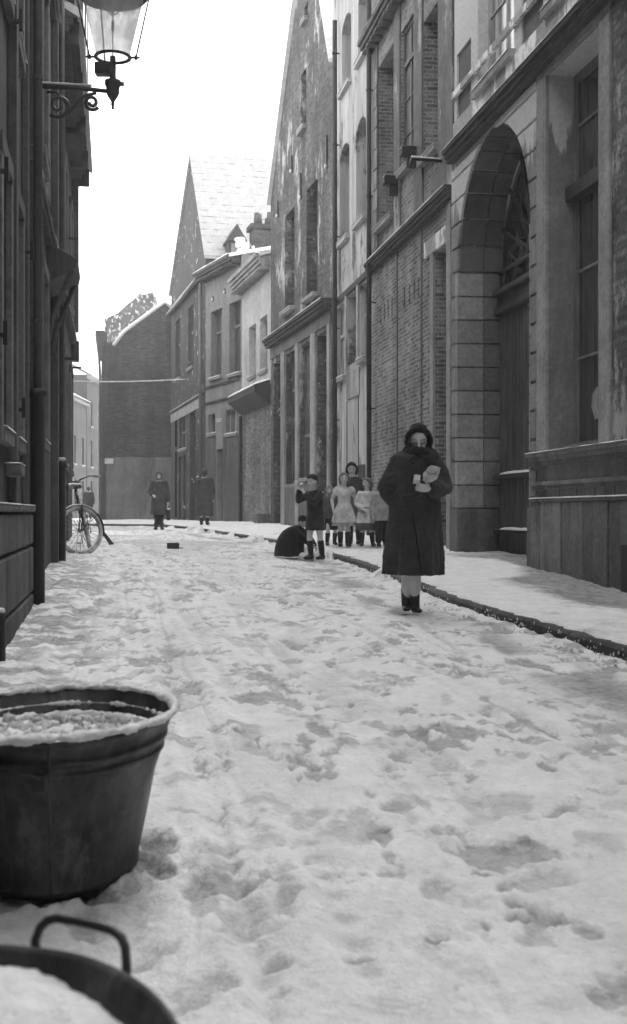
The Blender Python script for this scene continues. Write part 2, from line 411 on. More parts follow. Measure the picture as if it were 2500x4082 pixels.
ed = 1-sstep(.15, .95, v+.5*(fbm(X*1.5, Y*1.2, 3, 91)-.5)*2)                        # bare cobbles by the left wall
wear = np.maximum(wear, ed*(.35+.65*sstep(.38, .55, fbm(X*5, Y*7, 4, 95)))*sstep(3, 6, Y)*(1-.5*sstep(15, 20, Y)))
wear = np.maximum(wear, .5*sstep(.5, .62, fbm(X*.8+3, Y*.32, 3, 97))*sstep(16, 24, Y))
SP += [pxspot(a, b, c, d, s, 1, 0, 0) for a, b, c, d, s in ((620, 3395, 250, 130, 1.), (575, 3330, 170, 80, 1.), (655, 3465, 170, 80, 1.), (600, 3440, 200, 90, 1.), (300, 3545, 560, 70, 1.), (520, 3520, 160, 50, .9), (560, 3455, 110, 50, .9))]
spots(X, Y, Z, wear)
Z += .045*np.exp(-(u/.12)**2)*(fbm(X*9, Y*9, 3, 15))+.12*np.exp(-(u/.16)**2)*sstep(.52, .60, fbm(Y*.9, Y*0, 3, 17))*sstep(11, 15, Y)*(1-sstep(36, 42, Y))                                 # ploughed crumbs against the kerb
road = grid_mesh('road', X, Y, Z, np.clip(wear, 0, 1), GM); tag(road, kind='structure')
# pavement
t = np.linspace(0, 1, 170)[None, :]; Y = np.repeat(rows[:, None], 170, 1)
edge = lerp(KT, Y[:, :1]) + .03 + .11*(fbm(rows*4, rows*0+3, 4, 22, .65)[:, None]-.5)
X = edge*(1-t)+(lerp(RT, rows)[:, None]+.6)*t
Z = pave_z(X, Y); m, a, b, r = micro(X, Y); d = X-edge; Z = Z+m*.9
Z = Z - .05*(1-sstep(0, .07, d))
v = lerp(RT, Y)-X
wear = .22*sstep(.02, .25, a+.4*b)+.25*sstep(.05, .22, b)*sstep(.5, .85, r)
ww = .35+1.15*(1-sstep(11.5, 17, Y)); wet = (1-sstep(ww*.55, ww*1.15, v+.9*(fbm(X*1.2, Y*.8, 4, 44)-.5)))*(1-sstep(17, 21, Y))
wear = np.maximum(wear, wet*(.72+.28*sstep(.4, .6, fbm(X*4, Y*4, 3, 46))))
pav = grid_mesh('pavement', X, Y, Z, np.clip(wear, 0, 1), GM); tag(pav, kind='structure')
# kerb: long dark stones whose faces look out between snow and snow
KM = m_plaster('kerb_stone', .12, .5, bumpy=.8, isl=.35)
kb = MB(); y = -2.5
while y < 43:
    L_ = .95; L_ = .8+.5*R0.rand(); yy = [y+.012, y+L_-.012]; xs = [float(lerp(KT, q)) for q in yy]; zz = [float(pave_z(xs[i]+.05, yy[i]))-.006 for i in (0, 1)]
    vs = []
    for i in (0, 1):
        for dx, z in ((0.0, zz[i]-.35), (.18, zz[i]-.35), (.18, zz[i]), (.02, zz[i]), (0, zz[i]-.02)): vs.append((xs[i]+dx, yy[i], z))
    kb.add(vs, [(0,1,2,3,4), (9,8,7,6,5)]+[(i, (i+1) % 5, (i+1) % 5+5, i+5) for i in range(5)]); y += L_
tag(kb.build('kerb', KM), kind='structure')
# clods of snow stuck on and under the kerb face
def clods(name, pts, parent=None, mat=None):
    mb = MB()
    for p in pts:
        rx, ry, rz = p[3]
        o = len(mb.v); mb.ell(p[:3], (rx, ry, rz), 7)
        for i in range(o, len(mb.v)):
            q = Vector(mb.v[i]); mb.v[i] = tuple(q+Vector((random.uniform(-1, 1)*rx, random.uniform(-1, 1)*ry, random.uniform(-1, 1)*rz))*.22)
    return mb.build(name, mat or m_snow(), parent, True)
pts = []
for _ in range(420):
    Y_ = 5+abs(random.gauss(0, 1))*6; X_ = float(lerp(KT, Y_)); s_ = random.uniform(.004, .015)
    if random.random() < .45: pts.append((X_-.004, Y_, ZC-float(lerp(HT, Y_))+random.uniform(.0, .085), (s_*.5, s_*.8, s_)))
    else:
        dx = abs(random.gauss(0, .09)); pts.append((X_-.01-dx, Y_, float(base_z(X_-dx, Y_))+.008, (s_, s_*1.2, s_*.8)))
for _ in range(0):                                       # loose crumbs over the road
    Y_ = 2.5*math.exp(random.random()*2); q = random.random(); X_ = float(lerp(LT, Y_))*q+float(lerp(KT, Y_))*(1-q); s_ = random.uniform(.003, .010)
    pts.append((X_, Y_, float(base_z(X_, Y_))+.004, (s_, s_, s_*.7)))
tag(clods('snow_crumbs', pts), kind='stuff', label='loose crumbs of snow lying on the road and along the kerb', cat='snow')
# the land beyond and below
g = MB().add([(-150,-60,-.45),(150,-60,-.45),(150,230,-.45),(-150,230,-.45)], [(0,1,2,3)])
tag(g.build('ground', m_snow()), kind='structure')
# ------------------------------------------------------------------ house fronts
SNOW = m_snow()
class Front:
    """one house; local x runs along its front (left to right seen from the street), local y goes into the house"""
    def __init__(s, name, label, cat, P0, P1, group=None):
        s.P0 = Vector((P0[0], P0[1])); d = Vector((P1[0]-P0[0], P1[1]-P0[1])); s.L = d.length; s.u = d/s.L
        s.n = Vector((-s.u.y, s.u.x)); s.z0 = ZC-float(lerp(HT, (P0[1]+P1[1])/2))-.12
        s.root = thing(name, label, cat, (P0[0], P0[1], s.z0), math.atan2(s.u.y, s.u.x), group); s.holes = []
    def sz(s, px, py, off=0.):
        dx, dz = (px-CX)/F, (CY-py)/F; o = s.P0+s.n*off
        # o + t*u = lam*(dx,1)
        a = Matrix(((s.u.x, -dx), (s.u.y, -1))); t, lam = a.inverted() @ Vector((-o.x, -o.y))
        return t, ZC+lam*dz-s.z0
    def S(s, px, off=0.): return s.sz(px, 1000, off)[0]
    def Z(s, px, py, off=0.): return s.sz(px, py, off)[1]
    def hole(s, loop, depth): s.holes.append((loop, depth))
    def loop(s, s0, s1, z0, z1, rise=0.):
        if rise <= 0: return [(s0, z0), (s1, z0), (s1, z1), (s0, z1)]
        pts = [(s0, z0), (s1, z0)]; c = (s0+s1)/2; h = (s1-s0)/2; n = 18 if rise > .8*h else 10
        if rise > .95*h:
            for i in range(n+1): a = PI*i/n; pts.append((c+h*math.cos(a), z1-rise+rise*math.sin(a)))
        else:
            R = (h*h+rise*rise)/(2*rise); a0 = math.asin(h/R)
            for i in range(n+1): a = a0-2*a0*i/n; pts.append((c+R*math.sin(a), z1-R+R*math.cos(a)))
        return pts
    def wall(s, outline, mat, depth=7., name='wall', y0=0.):
        mb = MB(); loops = [outline]+[h[0] for h in s.holes]
        tris = tessellate_polygon([[Vector((x, z, 0)) for x, z in l] for l in loops])
        flat = [p for l in loops for p in l]
        mb.add([(x, y0, z) for x, z in flat], [tuple(t) for t in tris])
        n = len(outline)
        mb.add([(x, y0, z) for x, z in outline]+[(x, depth, z) for x, z in outline], [(i, (i+1) % n, (i+1) % n+n, i+n) for i in range(n)]+[tuple(range(n, 2*n))])
        for l, d in s.holes:
            n = len(l); mb.add([(x, y0, z) for x, z in l]+[(x, d+.12, z) for x, z in l], [(i, i+n, (i+1) % n+n, (i+1) % n) for i in range(n)])
        return mb.build(name, mat, s.root, weld=True)
    def box(s, name, mat, s0, s1, z0, z1, proj, inn=.0, bevel=0., parent=None):
        return MB().box(s0, s1, -proj, inn, z0, z1).build(name, mat, parent or s.root, bevel=bevel)
    def snowcap(s, s0, s1, z, proj, h=.03, y1=0., parent=None, gaps=.15, tilt=0.):
        """lumpy snow lying on a ledge"""
        n = max(4, int((s1-s0)/.06)); mb = MB(); prof = [(0, 0), (.06, .7), (.35, 1), (.75, .95), (1, .8)]
        vs = []; seed = random.random()*99
        for i in range(n+1):
            x = s0+(s1-s0)*i/n; k = float(fbm(np.array(x*3+seed), np.array(seed), 3, 5)); e = min(1, i*.6, (n-i)*.6)
            hh = h*(.35+1.2*k)*(1 if k > gaps*1.7 else .15)*(.25+.75*e)
            for a, b in prof: vs.append((x, -proj-.012+(.02*(k-.5))+(proj+.012+y1)*a, z+hh*b+tilt*a+.002))
        m = len(prof); fs = [(i*m+j, i*m+j+1, (i+1)*m+j+1, (i+1)*m+j) for i in range(n) for j in range(m-1)]
        lo = len(vs)
        for i in range(n+1): x = s0+(s1-s0)*i/n; vs.append((x, -proj-.012, z-.006)); 
        fs += [(i*m, (i+1)*m, lo+i+1, lo+i) for i in range(n)]
        return mb.add(vs, fs).build('snow_cap', SNOW, parent or s.root, True)
    def ledge(s, name, mat, s0, s1, z0, z1, proj, steps=3, snow=.03, parent=None, dent=0.):
        """moulded band: steps grow outward upward"""
        mb = MB(); h = (z1-z0)/steps
        for i in range(steps):
            p = proj*(.45+.55*(i+1)/steps) if steps > 1 else proj
            mb.box(s0+.002*(steps-i), s1-.002*(steps-i), -p, .0, z0+h*i, z0+h*(i+1)+(.0 if i == steps-1 else .001))
        if dent:
            x = s0+dent*.5
            while x < s1-dent*.5: mb.box(x, x+dent*.45, -proj*.8, 0, z0-h*.7, z0); x += dent
        o = mb.build(name, mat, parent or s.root, bevel=.006)
        if snow: s.snowcap(s0, s1, z1, proj, snow, parent=o)
        return o
    def window(s, s0, s1, z0, z1, depth=.18, rise=0., frame='frame', fm=None, gm=None, cols=2, bars=(.62,), sill=.1, sm=None, snow=.03, fw=.05, name='window', lintel=None, door=False):
        lp = s.loop(s0, s1, z0, z1, rise); s.hole(lp, depth)
        fm = fm or m_wood('window_paint', .13); gm = gm or m_glass('old_glass'); sm = sm or m_plaster('sill_stone', .26, .5)
        c = ((s0+s1)/2, (z0+z1)/2); W = s1-s0; H = z1-z0
        inn = [(c[0]+(x-c[0])*(1-2*fw/W), c[1]+(z-c[1])*(1-2*fw/H)) for x, z in lp]
        n = len(lp); mb = MB(); y0, y1 = depth, depth+.06
        vs = [(x, y, z) for y in (y0, y1) for l in (lp, inn) for x, z in l]
        fs = []
        for i in range(n):
            j = (i+1) % n; fs += [(i, j, j+n, i+n), (i+n, j+n, j+3*n, i+3*n), (i+2*n, i+3*n, j+3*n, j+2*n), (i, i+2*n, j+2*n, j)]
        mb.add(vs, fs)
        zt = z1-(rise*.5 if rise else 0)
        if not door:
            for k in range(1, cols): x = s0+W*k/cols; mb.box(x-.028, x+.028, y0+.005, y1-.003, z0+fw, zt-fw*.6)
            for b in bars:
                z = z0+H*b; t = .045 if b == max(bars) and len(bars) else .014; mb.box(s0+fw, s1-fw, y0-.012 if t > .03 else y0+.012, y1-.006, z-t, z+t)
        o = mb.build(name, fm, s.root, bevel=.004)
        MB().add([(x, depth+.035, z) for x, z in lp], [tuple(range(n))]).build('pane', gm, o)
        if sill:
            q = MB().box(s0-.06, s1+.06, -sill, depth, z0-.10, z0+.004).build('sill', sm, o, bevel=.008)
            if snow: s.snowcap(s0-.05, s1+.05, z0+.004, sill, snow, y1=depth*.5, parent=o)
        if lintel: MB().box(s0-.08, s1+.08, -.02, -.0, z1+.002, z1+lintel).build('lintel', sm, o, bevel=.006)
        return o
    def winpx(s, xl, xr, yt, yb, **kw):
        xc = (xl+xr)/2; return s.window(s.S(xl), s.S(xr), s.Z(xc, yb), s.Z(xc, yt), **kw)
    def door(s, s0, s1, z1, depth=.25, mat=None, panels=3, transom=.0, knob=True, light=None, z0=-.3):
        mat = mat or m_wood('dark_door', .035); s.hole(s.loop(s0, s1, z0, z1), depth)
        mb = MB().box(s0-.02, s1+.02, depth, depth+.07, z0, z1+.02); W = s1-s0; a = .25; b = z1-(transom or .05)
        H = (b-a)/panels
        for k in range(panels):
            for x0, x1 in ((s0+W*.10, s0+W*.46), (s0+W*.54, s0+W*.90)):
                z0_, z1_ = a+H*k+.08, a+H*(k+1)-.04
                mb.box(x0, x1, depth-.022, depth+.01, z0_, z1_); mb.box(x0+.05, x1-.05, depth-.034, depth+.01, z0_+.06, z1_-.06)
        o = mb.build('door', mat, s.root, bevel=.006)
        if transom:
            MB().box(s0, s1, depth-.05, depth+.01, b-.06, b+.02).build('transom_bar', mat, o, bevel=.005)
            MB().box(s0+.08, s1-.08, depth-.012, depth+.004, b+.08, z1-.08).build('pane', m_glass('old_glass'), o)
        if knob: MB().ell((s0+W*.52, depth-.05, 1.15), (.028, .03, .028), 10).build('handle', m_plain('old_iron', .05, .4, metal=.8), o, True)
        return o
    def pipe(s, px, z0, z1, r=.05, off=.12, mat=None, hopper=True, straps=2.2, snow=False, cast=None, x=None):
        x = s.S(px, -off) if x is None else x; mat = mat or m_plain('zinc_pipe', .10, .5)
        mb = MB().tube([(x, -off, z0), (x, -off, z1)], r, 14)
        o = mb.build('downpipe', mat, s.root, True)
        if cast: MB().tube([(x, -off, z0-.02), (x, -off, z0+cast-.08), (x, -off, z0+cast-.075), (x, -off, z0+cast)], [r*1.5, r*1.5, r*2.0, r*2.0], 16).build('cast_iron_foot', m_plain('cast_iron', .022, .5), o, True, bevel=0)
        z = z0+(cast or 0)+.6
        while z < z1-.2:
            MB().tube([(x, -off, z), (x, -off, z+.035)], r*1.22, 14).box(x-.012, x+.012, -off, 0, z+.006, z+.03).build('bracket', mat, o); z += straps
        if hopper: MB().tube([(x, -off, z1-.02), (x, -off, z1+.10), (x, -off, z1+.26), (x, -off, z1+.27)], [r*1.05, r*2.4, r*2.6, r*2.2], 4, up=(1,1,0)).build('hopper', mat, o)
        return o
    def blocks(s, name, mat, s0, s1, y0, y1, z0, z1, step, gap=.012, bevel=.008, alt=0., wid=0.):
        mb = MB(); z = z0; k = 0
        while z < z1-.02:
            zt = min(z+step, z1); x = s0
            if wid:
                x = s0-(wid*.5 if k % 2 else 0)
                while x < s1: 
                    a, b = max(x, s0), min(x+wid, s1)
                    if b-a > .05: mb.box(a+gap/2, b-gap/2, y0, y1, z+gap/2, zt-gap/2)
                    x += wid
            else: mb.box(s0, s1+(alt if k % 2 else 0), y0, y1, z+gap/2, zt-gap/2)
            z = zt; k += 1
        return mb.build(name, mat, s.root, bevel=bevel)
    def anchor(s, px, y0, y1):
        x = s.S(px); o = MB().box(x-.022, x+.022, -.045, .0, s.Z(px, y1), s.Z(px, y0)).build('wall_anchor', m_plain('old_iron', .05, .4, metal=.8), s.root, bevel=.006)
        MB().ell((x, -.055, s.Z(px, y1)+.05), (.05, .04, .06), 8).build('snow_cap', SNOW, o, True)
def onplane(c, px): Y_ = c/((px-CX)/F+.16); return ((px-CX)/F*Y_, Y_)
def roof(fr, pts, faces, mat, parent=None, name='roof', th=.12):
    mb = MB(); n = len(pts)
    mb.add([(x, y, z) for x, y, z in pts]+[(x, y, z-th) for x, y, z in pts], [tuple(f) for f in faces]+[tuple(i+n for i in reversed(f)) for f in faces])
    # rim
    ed = {}
    for f in faces:
        for i in range(len(f)): e = (f[i], f[(i+1) % len(f)]); ed[e] = 1
    for a, b in ed:
        if (b, a) not in ed: mb.f.append((a, b, b+n, a+n))
    return mb.build(name, mat, parent or fr.root)
PLAS_A = m_plaster('grey_stucco', .235, .45, drip=6.6)
STONE_A = m_plaster('jamb_stone', .32, .5, bumpy=.7, isl=.18)
PLINTH = m_plaster('plinth_stone', .19, 1., bumpy=.7, isl=.3)
TRIM = m_plaster('trim_stone', .33, .5)
DARKTRIM = m_plaster('dark_moulding', .085, .6)
LIGHTB = m_plaster('peeling_limewash', .40, .5, light=.3)

# ---- A: the stately house with the gateway -------------------------------------------------
A = Front('stately_house', 'grey stuccoed house with tall arched gateway and high sash window at the right edge', 'house', onplane(5.34, 1812), (6.78, -9.0))
g0, g1 = A.S(1835), A.S(2125); gtop = A.Z(1990, 492); gr = (g1-g0)/2
DG = .62
A.hole(A.loop(g0, g1, -.5, gtop, gr), DG)
# tall window
w0, w1 = A.S(2190), A.S(2402); wz0, wz1 = A.Z(2300, 1785), A.Z(2300, 192)
GL = m_glass('dull_glass', .09, .05); WP = m_wood('grey_window_paint', .24)
def tall_window(w0, w1):
    H = wz1-wz0; tr = (A.Z(2300, 690)-wz0)/H
    o = A.window(w0, w1, wz0, wz1, depth=.31, cols=1, bars=(), sill=0, fw=.11, fm=WP, gm=GL, name='tall_window')
    mb = MB(); mb.box(w0, w1, .20, .36, wz0+H*tr-.11, wz0+H*tr+.07)
    o2 = mb.build('transom', m_wood('dark_transom', .06), o, bevel=.01)
    mb = MB(); c = (w0+w1)/2
    mb.box(c-.05, c+.05, .305, .36, wz0+.05, wz1-.05)
    for q in (.245, .475, .86): mb.box(w0+.05, w1-.05, .315, .35, wz0+H*q-.016, wz0+H*q+.016)
    mb.build('glazing_bar', WP, o, bevel=.004)
    MB().box(w0-.16, w0-.002, -.05, 0, wz0-.05, wz1).build('architrave', TRIM, o, bevel=.01); MB().box(w1+.002, w1+.30, -.05, 0, wz0-.05, wz1).build('architrave', TRIM, o, bevel=.01)
    hd = MB().box(w0-.18, w1+.32, -.05, 0, wz1+.003, wz1+.16).box(w0-.2, w1+.36, -.14, 0, wz1+.163, wz1+.23).build('lintel', TRIM, o, bevel=.01)
    A.snowcap(w0-.2, w1+.34, wz1+.23, .14, .02, parent=hd)
    MB().box(w0, w1, .02, .36, wz0-.02, wz0+.05).build('sill', PLINTH, o, bevel=.01)
    return o
tw = tall_window(w0, w1); tall_window(w1+3.0, w1+3.0+(w1-w0)); tall_window(w1+8.0, w1+8.0+(w1-w0)); 
nz = A.Z(2360, 1560); ns = A.S(2375, .3)
MB().add([(ns-.22, .335, nz-.10), (ns-.1, .333, nz-.26), (ns+.05, .333, nz-.24), (ns+.1, .335, nz+.10), (ns-.05, .334, nz+.13), (ns-.2, .335, nz+.05)], [(0,1,2,3,4,5)]).build('pasted_notice', m_plain('old_paper', .38, .2), tw)
# upper windows
LW = m_wood('white_window_paint', .42)
A.window(A.S(1905), A.S(2050), A.Z(1978, 285), A.Z(1978, 285)+2.4, depth=.16, cols=2, bars=(.45, .75), fm=LW, gm=m_glass('curtained_glass', .12, .3), sill=.1, sm=TRIM)
A.window(A.S(2190), A.S(2400), A.Z(1978, 285), A.Z(1978, 285)+2.4, depth=.16, cols=2, bars=(.45, .75), fm=LW, gm=m_glass('curtained_glass', .12, .3), sill=.1, sm=TRIM)
for a, b in ((1822, 1878), (2079, 2165)):
    s0_, s1_ = A.S(a), A.S(b); zz = A.Z(1978, 285); A.hole(A.loop(s0_, s1_, zz-.35, zz+.95), .02)
    MB().box(s0_, s1_, .03, .05, zz-.35, zz+.95).build('sunk_panel', m_plaster('panel_stucco', .15, .5), A.root)
A.wall([(0, -.5), (A.L, -.5), (A.L, 12.6), (0, 12.6)], PLAS_A, 9)
roof(A, [(-.1, -.5, 12.5), (A.L+.1, -.5, 12.5), (A.L+.1, 4.5, 15.5), (-.1, 4.5, 15.5), (A.L+.1, 9.5, 12.5), (-.1, 9.5, 12.5)], [(0,1,2,3), (3,2,4,5)], SNOW)
cz = A.Z(1812, 655)
A.box('frieze_band', LIGHTB, 0, A.L, cz+.20, cz+.62, .03)
A.ledge('cornice', DARKTRIM, -.03, A.L, cz, cz+.2, .2, 3, .025)
A.box('string_course', LIGHTB, 0, A.L, cz+1.0, cz+1.10, .05)
# plinth of tall slabs, sill mouldings
ps = A.S(2113, -.12); pz = A.Z(2113, 2003, -.12)
mb = MB(); x = ps
k = 0
while x < A.L:
    wd = (.36, .30, .42, .33)[k % 4]; pr = (.12, .115, .123, .11)[k % 4]; mb.box(x+.004, x+wd-.004, -pr, .05, -.5, pz); x += wd; k += 1
pl = mb.build('plinth', PLINTH, A.root, bevel=.008)
A.box('plinth_cap', PLINTH, ps-.02, A.L, pz+.002, pz+.05, .135, .0, .012); A.snowcap(ps, A.L, pz+.05, .13, .008)
mz = A.Z(2140, 1803, -.13)
A.ledge('sill_moulding', PLINTH, g1+.10, A.L, mz-.17, mz, .14, 3, .006)
A.ledge('lower_moulding', PLINTH, g1+.12, A.L, mz-.46, mz-.36, .09, 2, 0)
A.box('apron', PLINTH, g1+.12, A.L, pz+.052, mz-.17, .03)
mb = MB(); x = g1+.5
while x < A.L: mb.box(x, x+.012, -.034, -.028, pz+.052, mz-.462); x += .55
mb.build('apron_joint', m_plain('joint', .03), A.root)
# quoins right of gateway and blocks of the left pier and reveal
CS = m_plaster('coursed_stone', .25, .45, bumpy=.7, isl=.13, drip=6.6); zsp = gtop-gr; cx_ = (g0+g1)/2
def courses(side):
    mb = MB(); z = pz+.06 if side > 0 else A.Z(1830, 2028); k = 0
    while z < cz-.05:
        a, b = z+.018, min(z+.365, cz-.01)-.018
        if a < gtop-.10: b = min(b, gtop-.06) if b > gtop-.06 else b
        if b-a < .05: break
        def edge(q): return (gr+.015 if q <= zsp else math.sqrt(max(.04, (gr+.015)**2-(q-zsp)**2))) if q < gtop-.05 else .2
        zs = [a+(b-a)*i/4 for i in range(5)]; far = (g1+.235+(.03 if k % 2 else 0)) if side > 0 else -.02
        if side > 0: poly = [(cx_+edge(q), q) for q in zs]+[(far, b), (far, a)]
        else: poly = [(cx_-edge(q), q) for q in zs]+[(far, b), (far, a)]
        mb.prism(poly, -.045, -.001); z += .365; k += 1
    return mb.build('coursed_block', CS, A.root, bevel=.01)
courses(1)
A.box('pilaster_strip', TRIM, g1+.285, A.S(2183), mz+.002, cz-.01, .055)
zb = A.Z(1830, 2028); zsp = gtop-gr
A.blocks('pier_block', STONE_A, g0-.12, g0+.03, -.055, .36, zb, zsp, .362, .02, .01)
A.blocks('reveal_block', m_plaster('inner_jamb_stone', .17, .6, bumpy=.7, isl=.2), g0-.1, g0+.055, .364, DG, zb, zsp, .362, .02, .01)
A.blocks('pier_block', STONE_A, g1-.03, g1+.018, -.045, .36, zb, zsp, .362, .02, .01)
A.box('pier_base', PLINTH, -.06, g0+.07, -.5, zb-.005, .07, .60, .015); 
A.box('pier_base', PLINTH, g1-.05, g1+.1, -.5, zb-.005, .07, .60, .015)
courses(-1)
mb = MB(); NV = 13; cx_ = (g0+g1)/2                      # voussoirs
for k in range(NV):
    a0 = PI*k/NV+.008; a1 = PI*(k+1)/NV-.008; r0, r1 = gr-.03, gr+.02; poly = []
    for i in range(4): a = a0+(a1-a0)*i/3; poly.append((cx_+r0*math.cos(a), zsp+r0*math.sin(a)))
    for i in range(4): a = a1+(a0-a1)*i/3; poly.append((cx_+r1*math.cos(a), zsp+r1*math.sin(a)))
    mb.prism(poly, -.004, .36)
    r0 = gr-.055; poly2 = [((cx_+r0*math.cos(a0+(a1-a0)*i/3)), zsp+r0*math.sin(a0+(a1-a0)*i/3)) for i in range(4)]+poly[4:]
    mb.prism(poly2, .364, DG)
mb.build('voussoir', m_plaster('arch_stone', .15, .7, bumpy=.7, isl=.25), A.root, bevel=.008)
# gate: two leaves, transom beam, fanlight with tracery
gate = MB(); dz1 = A.Z(2000, 1258, DG); dz2 = A.Z(2005, 1160, DG); GD = m_wood('gate_boards', .085)
x = g0
gate.box(g0, g1, DG+.02, DG+.09, -.3, dz1)
while x < g1-.05: gate.box(x+.006, min(x+.16, g1)-.004, DG-.005, DG+.03, -.2, dz1-.01); x += .165
gt = gate.build('gate', GD, A.root, bevel=.005)
MB().box((g0+g1)/2-.05, (g0+g1)/2+.05, DG-.05, DG, -.2, dz1).build('cover_strip', m_wood('dark_transom', .06), gt, bevel=.01)
MB().box(g0, g1, DG-.10, DG+.08, dz1+.002, dz1+.11).box(g0, g1, DG-.04, DG+.06, dz1+.112, dz2-.08).box(g0, g1, DG-.13, DG+.06, dz2-.078, dz2).build('transom', m_wood('dark_transom', .06), gt, bevel=.012)
for q, (yy, xx0, xx1) in enumerate(((1885, 1992, 2112), (2112, 1992, 2112))):
    z_ = A.Z(2060, yy, DG-.1); MB().box(g0+.05, g1-.25, DG-.12, DG+.0, z_-.07, z_).build('gate_rail', m_wood('dark_transom', .06), gt, bevel=.01)
    A.snowcap(g0+.5, g1-.3, z_, -(DG-.14), .03, y1=DG, parent=gt, gaps=0)
A.box('dark_jamb_strip', m_plain('matt_black', .018), g1-.16, g1-.04, -.3, dz1, -.30, .58, .02)  # dark box added to darken the gate's right edge
ce = A.S(2480, -.13); A.box('cellar_hatch', m_wood('black_door', .03), ce, ce+.85, -.4, A.Z(2490, 2172, -.13), .15, 0, .01)
MB().add([(g0, DG+.05, dz2), (g1, DG+.05, dz2)]+[(cx_+gr*math.cos(PI*i/16), DG+.05, zsp+gr*math.sin(PI*i/16)) for i in range(17)], [tuple(range(19))]).build('fanlight', m_glass('dark_fanlight', .03, .02), gt)
tr = MB()
for i in range(9):
    a = PI*i/8; tr.tube([(cx_+.35*math.cos(a), DG, zsp+.35*math.sin(a)), (cx_+gr*.97*math.cos(a), DG, zsp+gr*.97*math.sin(a))], .028, 6)
for i in range(8):
    a = PI*(i+.5)/8; p = [(cx_+r_*math.cos(a+d_), DG, zsp+r_*math.sin(a+d_)) for r_, d_ in ((.5, 0), (.85, .16), (1.25, 0), (.85, -.16))]
    tr.tube(p, .022, 6, closed=True)
tr.tube([(cx_+.35*math.cos(PI*i/12), DG, zsp+.35*math.sin(PI*i/12)) for i in range(13)], .03, 6)
for i in range(6):
    x = g0+.25+(g1-g0-.5)*i/5; tr.tube([(x, DG, dz2), (x, DG, zsp)], .022, 6)
    if i < 5: tr.tube([(x, DG, dz2+.1), (x+.27, DG, dz2+.55), (x+.54, DG, dz2+.1)], .018, 6)
tr.box(g0, g1, DG-.03, DG+.02, zsp-.04, zsp+.02)
tr.build('tracery', m_wood('worn_tracery', .10), gt, True)
MB().box(g0-.05, g1+.02, -.16, DG, -.4, .10).build('threshold', PLINTH, A.root, bevel=.02)
A.snowcap(g0, g1-.1, .10, .14, .03, y1=.5)
A.box('rough_wall', m_brick('rough_wall_brick', .13, .8, paint=.18), w1+.34, w1+2.75, mz+.003, cz-.01, .03)

# ---- B: brick warehouse front ----------------------------------------------------------------
B = Front('brick_warehouse', 'brown brick fronted house between the gateway house and the limewashed house', 'house', onplane(5.45, 1480), onplane(5.45, 1812))
BB = m_brick('brown_brick', .19, 1.7, stain=.35); bz = B.Z(1798, 800)
B.door(B.S(1737), B.S(1787), B.Z(1762, 985), .35, m_wood('black_door', .03), 3, 1.5)
sl = MB()
for px_ in (1517, 1533, 1548, 1563, 1612, 1632, 1652, 1668):
    s_ = B.S(px_); z_ = B.Z(1540, 1275); B.hole(B.loop(s_-.045, s_+.045, z_, z_+.36), .1); sl.box(s_-.045, s_+.045, .12, .16, z_, z_+.36)
sl.build('vent_slot', m_plain('hollow_dark', .01), B.root)
DGL = m_glass('black_glass', .018, .01)
B.winpx(1510, 1575, 215, 880, depth=.32, cols=2, bars=(.3, .62), fm=m_wood('dark_frame', .05), gm=DGL, sill=.12, snow=.02)
B.winpx(1600, 1655, 85, 660, depth=.05, cols=2, bars=(.25, .5, .75), fm=m_wood('shutter_grey', .12), gm=m_wood('shutter_board', .10), sill=.1, snow=.02)
B.winpx(1690, 1752, 40, 610, depth=.34, cols=2, bars=(.3, .62), fm=m_wood('dark_frame', .05), gm=DGL, sill=.12, snow=.02)
bc = B.Z(1486, 165)
for a, b in ((1513, 1575), (1600, 1655), (1690, 1750)): B.window(B.S(a), B.S(b), bc+.9, bc+2.6, depth=.2, cols=2, bars=(.5,), sill=.1)
B.wall([(0, -.5), (B.L, -.5), (B.L, 13.4), (0, 13.4)], BB, 9)
roof(B, [(0, -.3, 13.35), (B.L, -.3, 13.35), (B.L, 4.5, 16), (0, 4.5, 16), (B.L, 9.3, 13.35), (0, 9.3, 13.35)], [(0,1,2,3), (3,2,4,5)], SNOW)
UP = m_plaster('warehouse_stucco', .17, .6, light=.1)
mb = MB()                                            # smooth stucco field above the string course, in strips between the windows
xs = [0.02, B.S(1510), B.S(1575), B.S(1600), B.S(1655), B.S(1690), B.S(1752), B.L]
for i in range(0, 8, 2): mb.box(xs[i]+.02*(i > 0), xs[i+1]-.02, -.035, 0, bz+.22, bc-.3)
mb.build('stucco_pier', UP, B.root, bevel=.006)
B.blocks('jamb_stone', STONE_A, B.S(1497), B.S(1510), -.06, -.036, B.Z(1545, 880), B.Z(1545, 215), .42, .03, .006, alt=.05)
B.ledge('string_course', DARKTRIM, 0, B.L-.005, bz, bz+.2, .17, 3, .03)
B.ledge('cornice', m_plaster('warehouse_cornice', .14, .5), 0, B.L-.005, bc-.25, bc, .3, 3, .03, dent=.4)
B.box('door_pilaster', TRIM, B.S(1790), B.L-.08, -.3, bz-.02, .05, 0, .006)
B.box('door_pilaster', TRIM, B.S(1722), B.S(1735), -.3, B.Z(1762, 985), .04, 0, .006)
B.box('lintel', LIGHTB, B.S(1700), B.S(1790), B.Z(1762, 985)+.003, B.Z(1762, 985)+.28, .045, 0, .006)
for px_ in (1585, 1682): B.box('brick_seam', m_plain('seam', .05), B.S(px_)-.035, B.S(px_)+.035, -.3, bz-.02, .012)
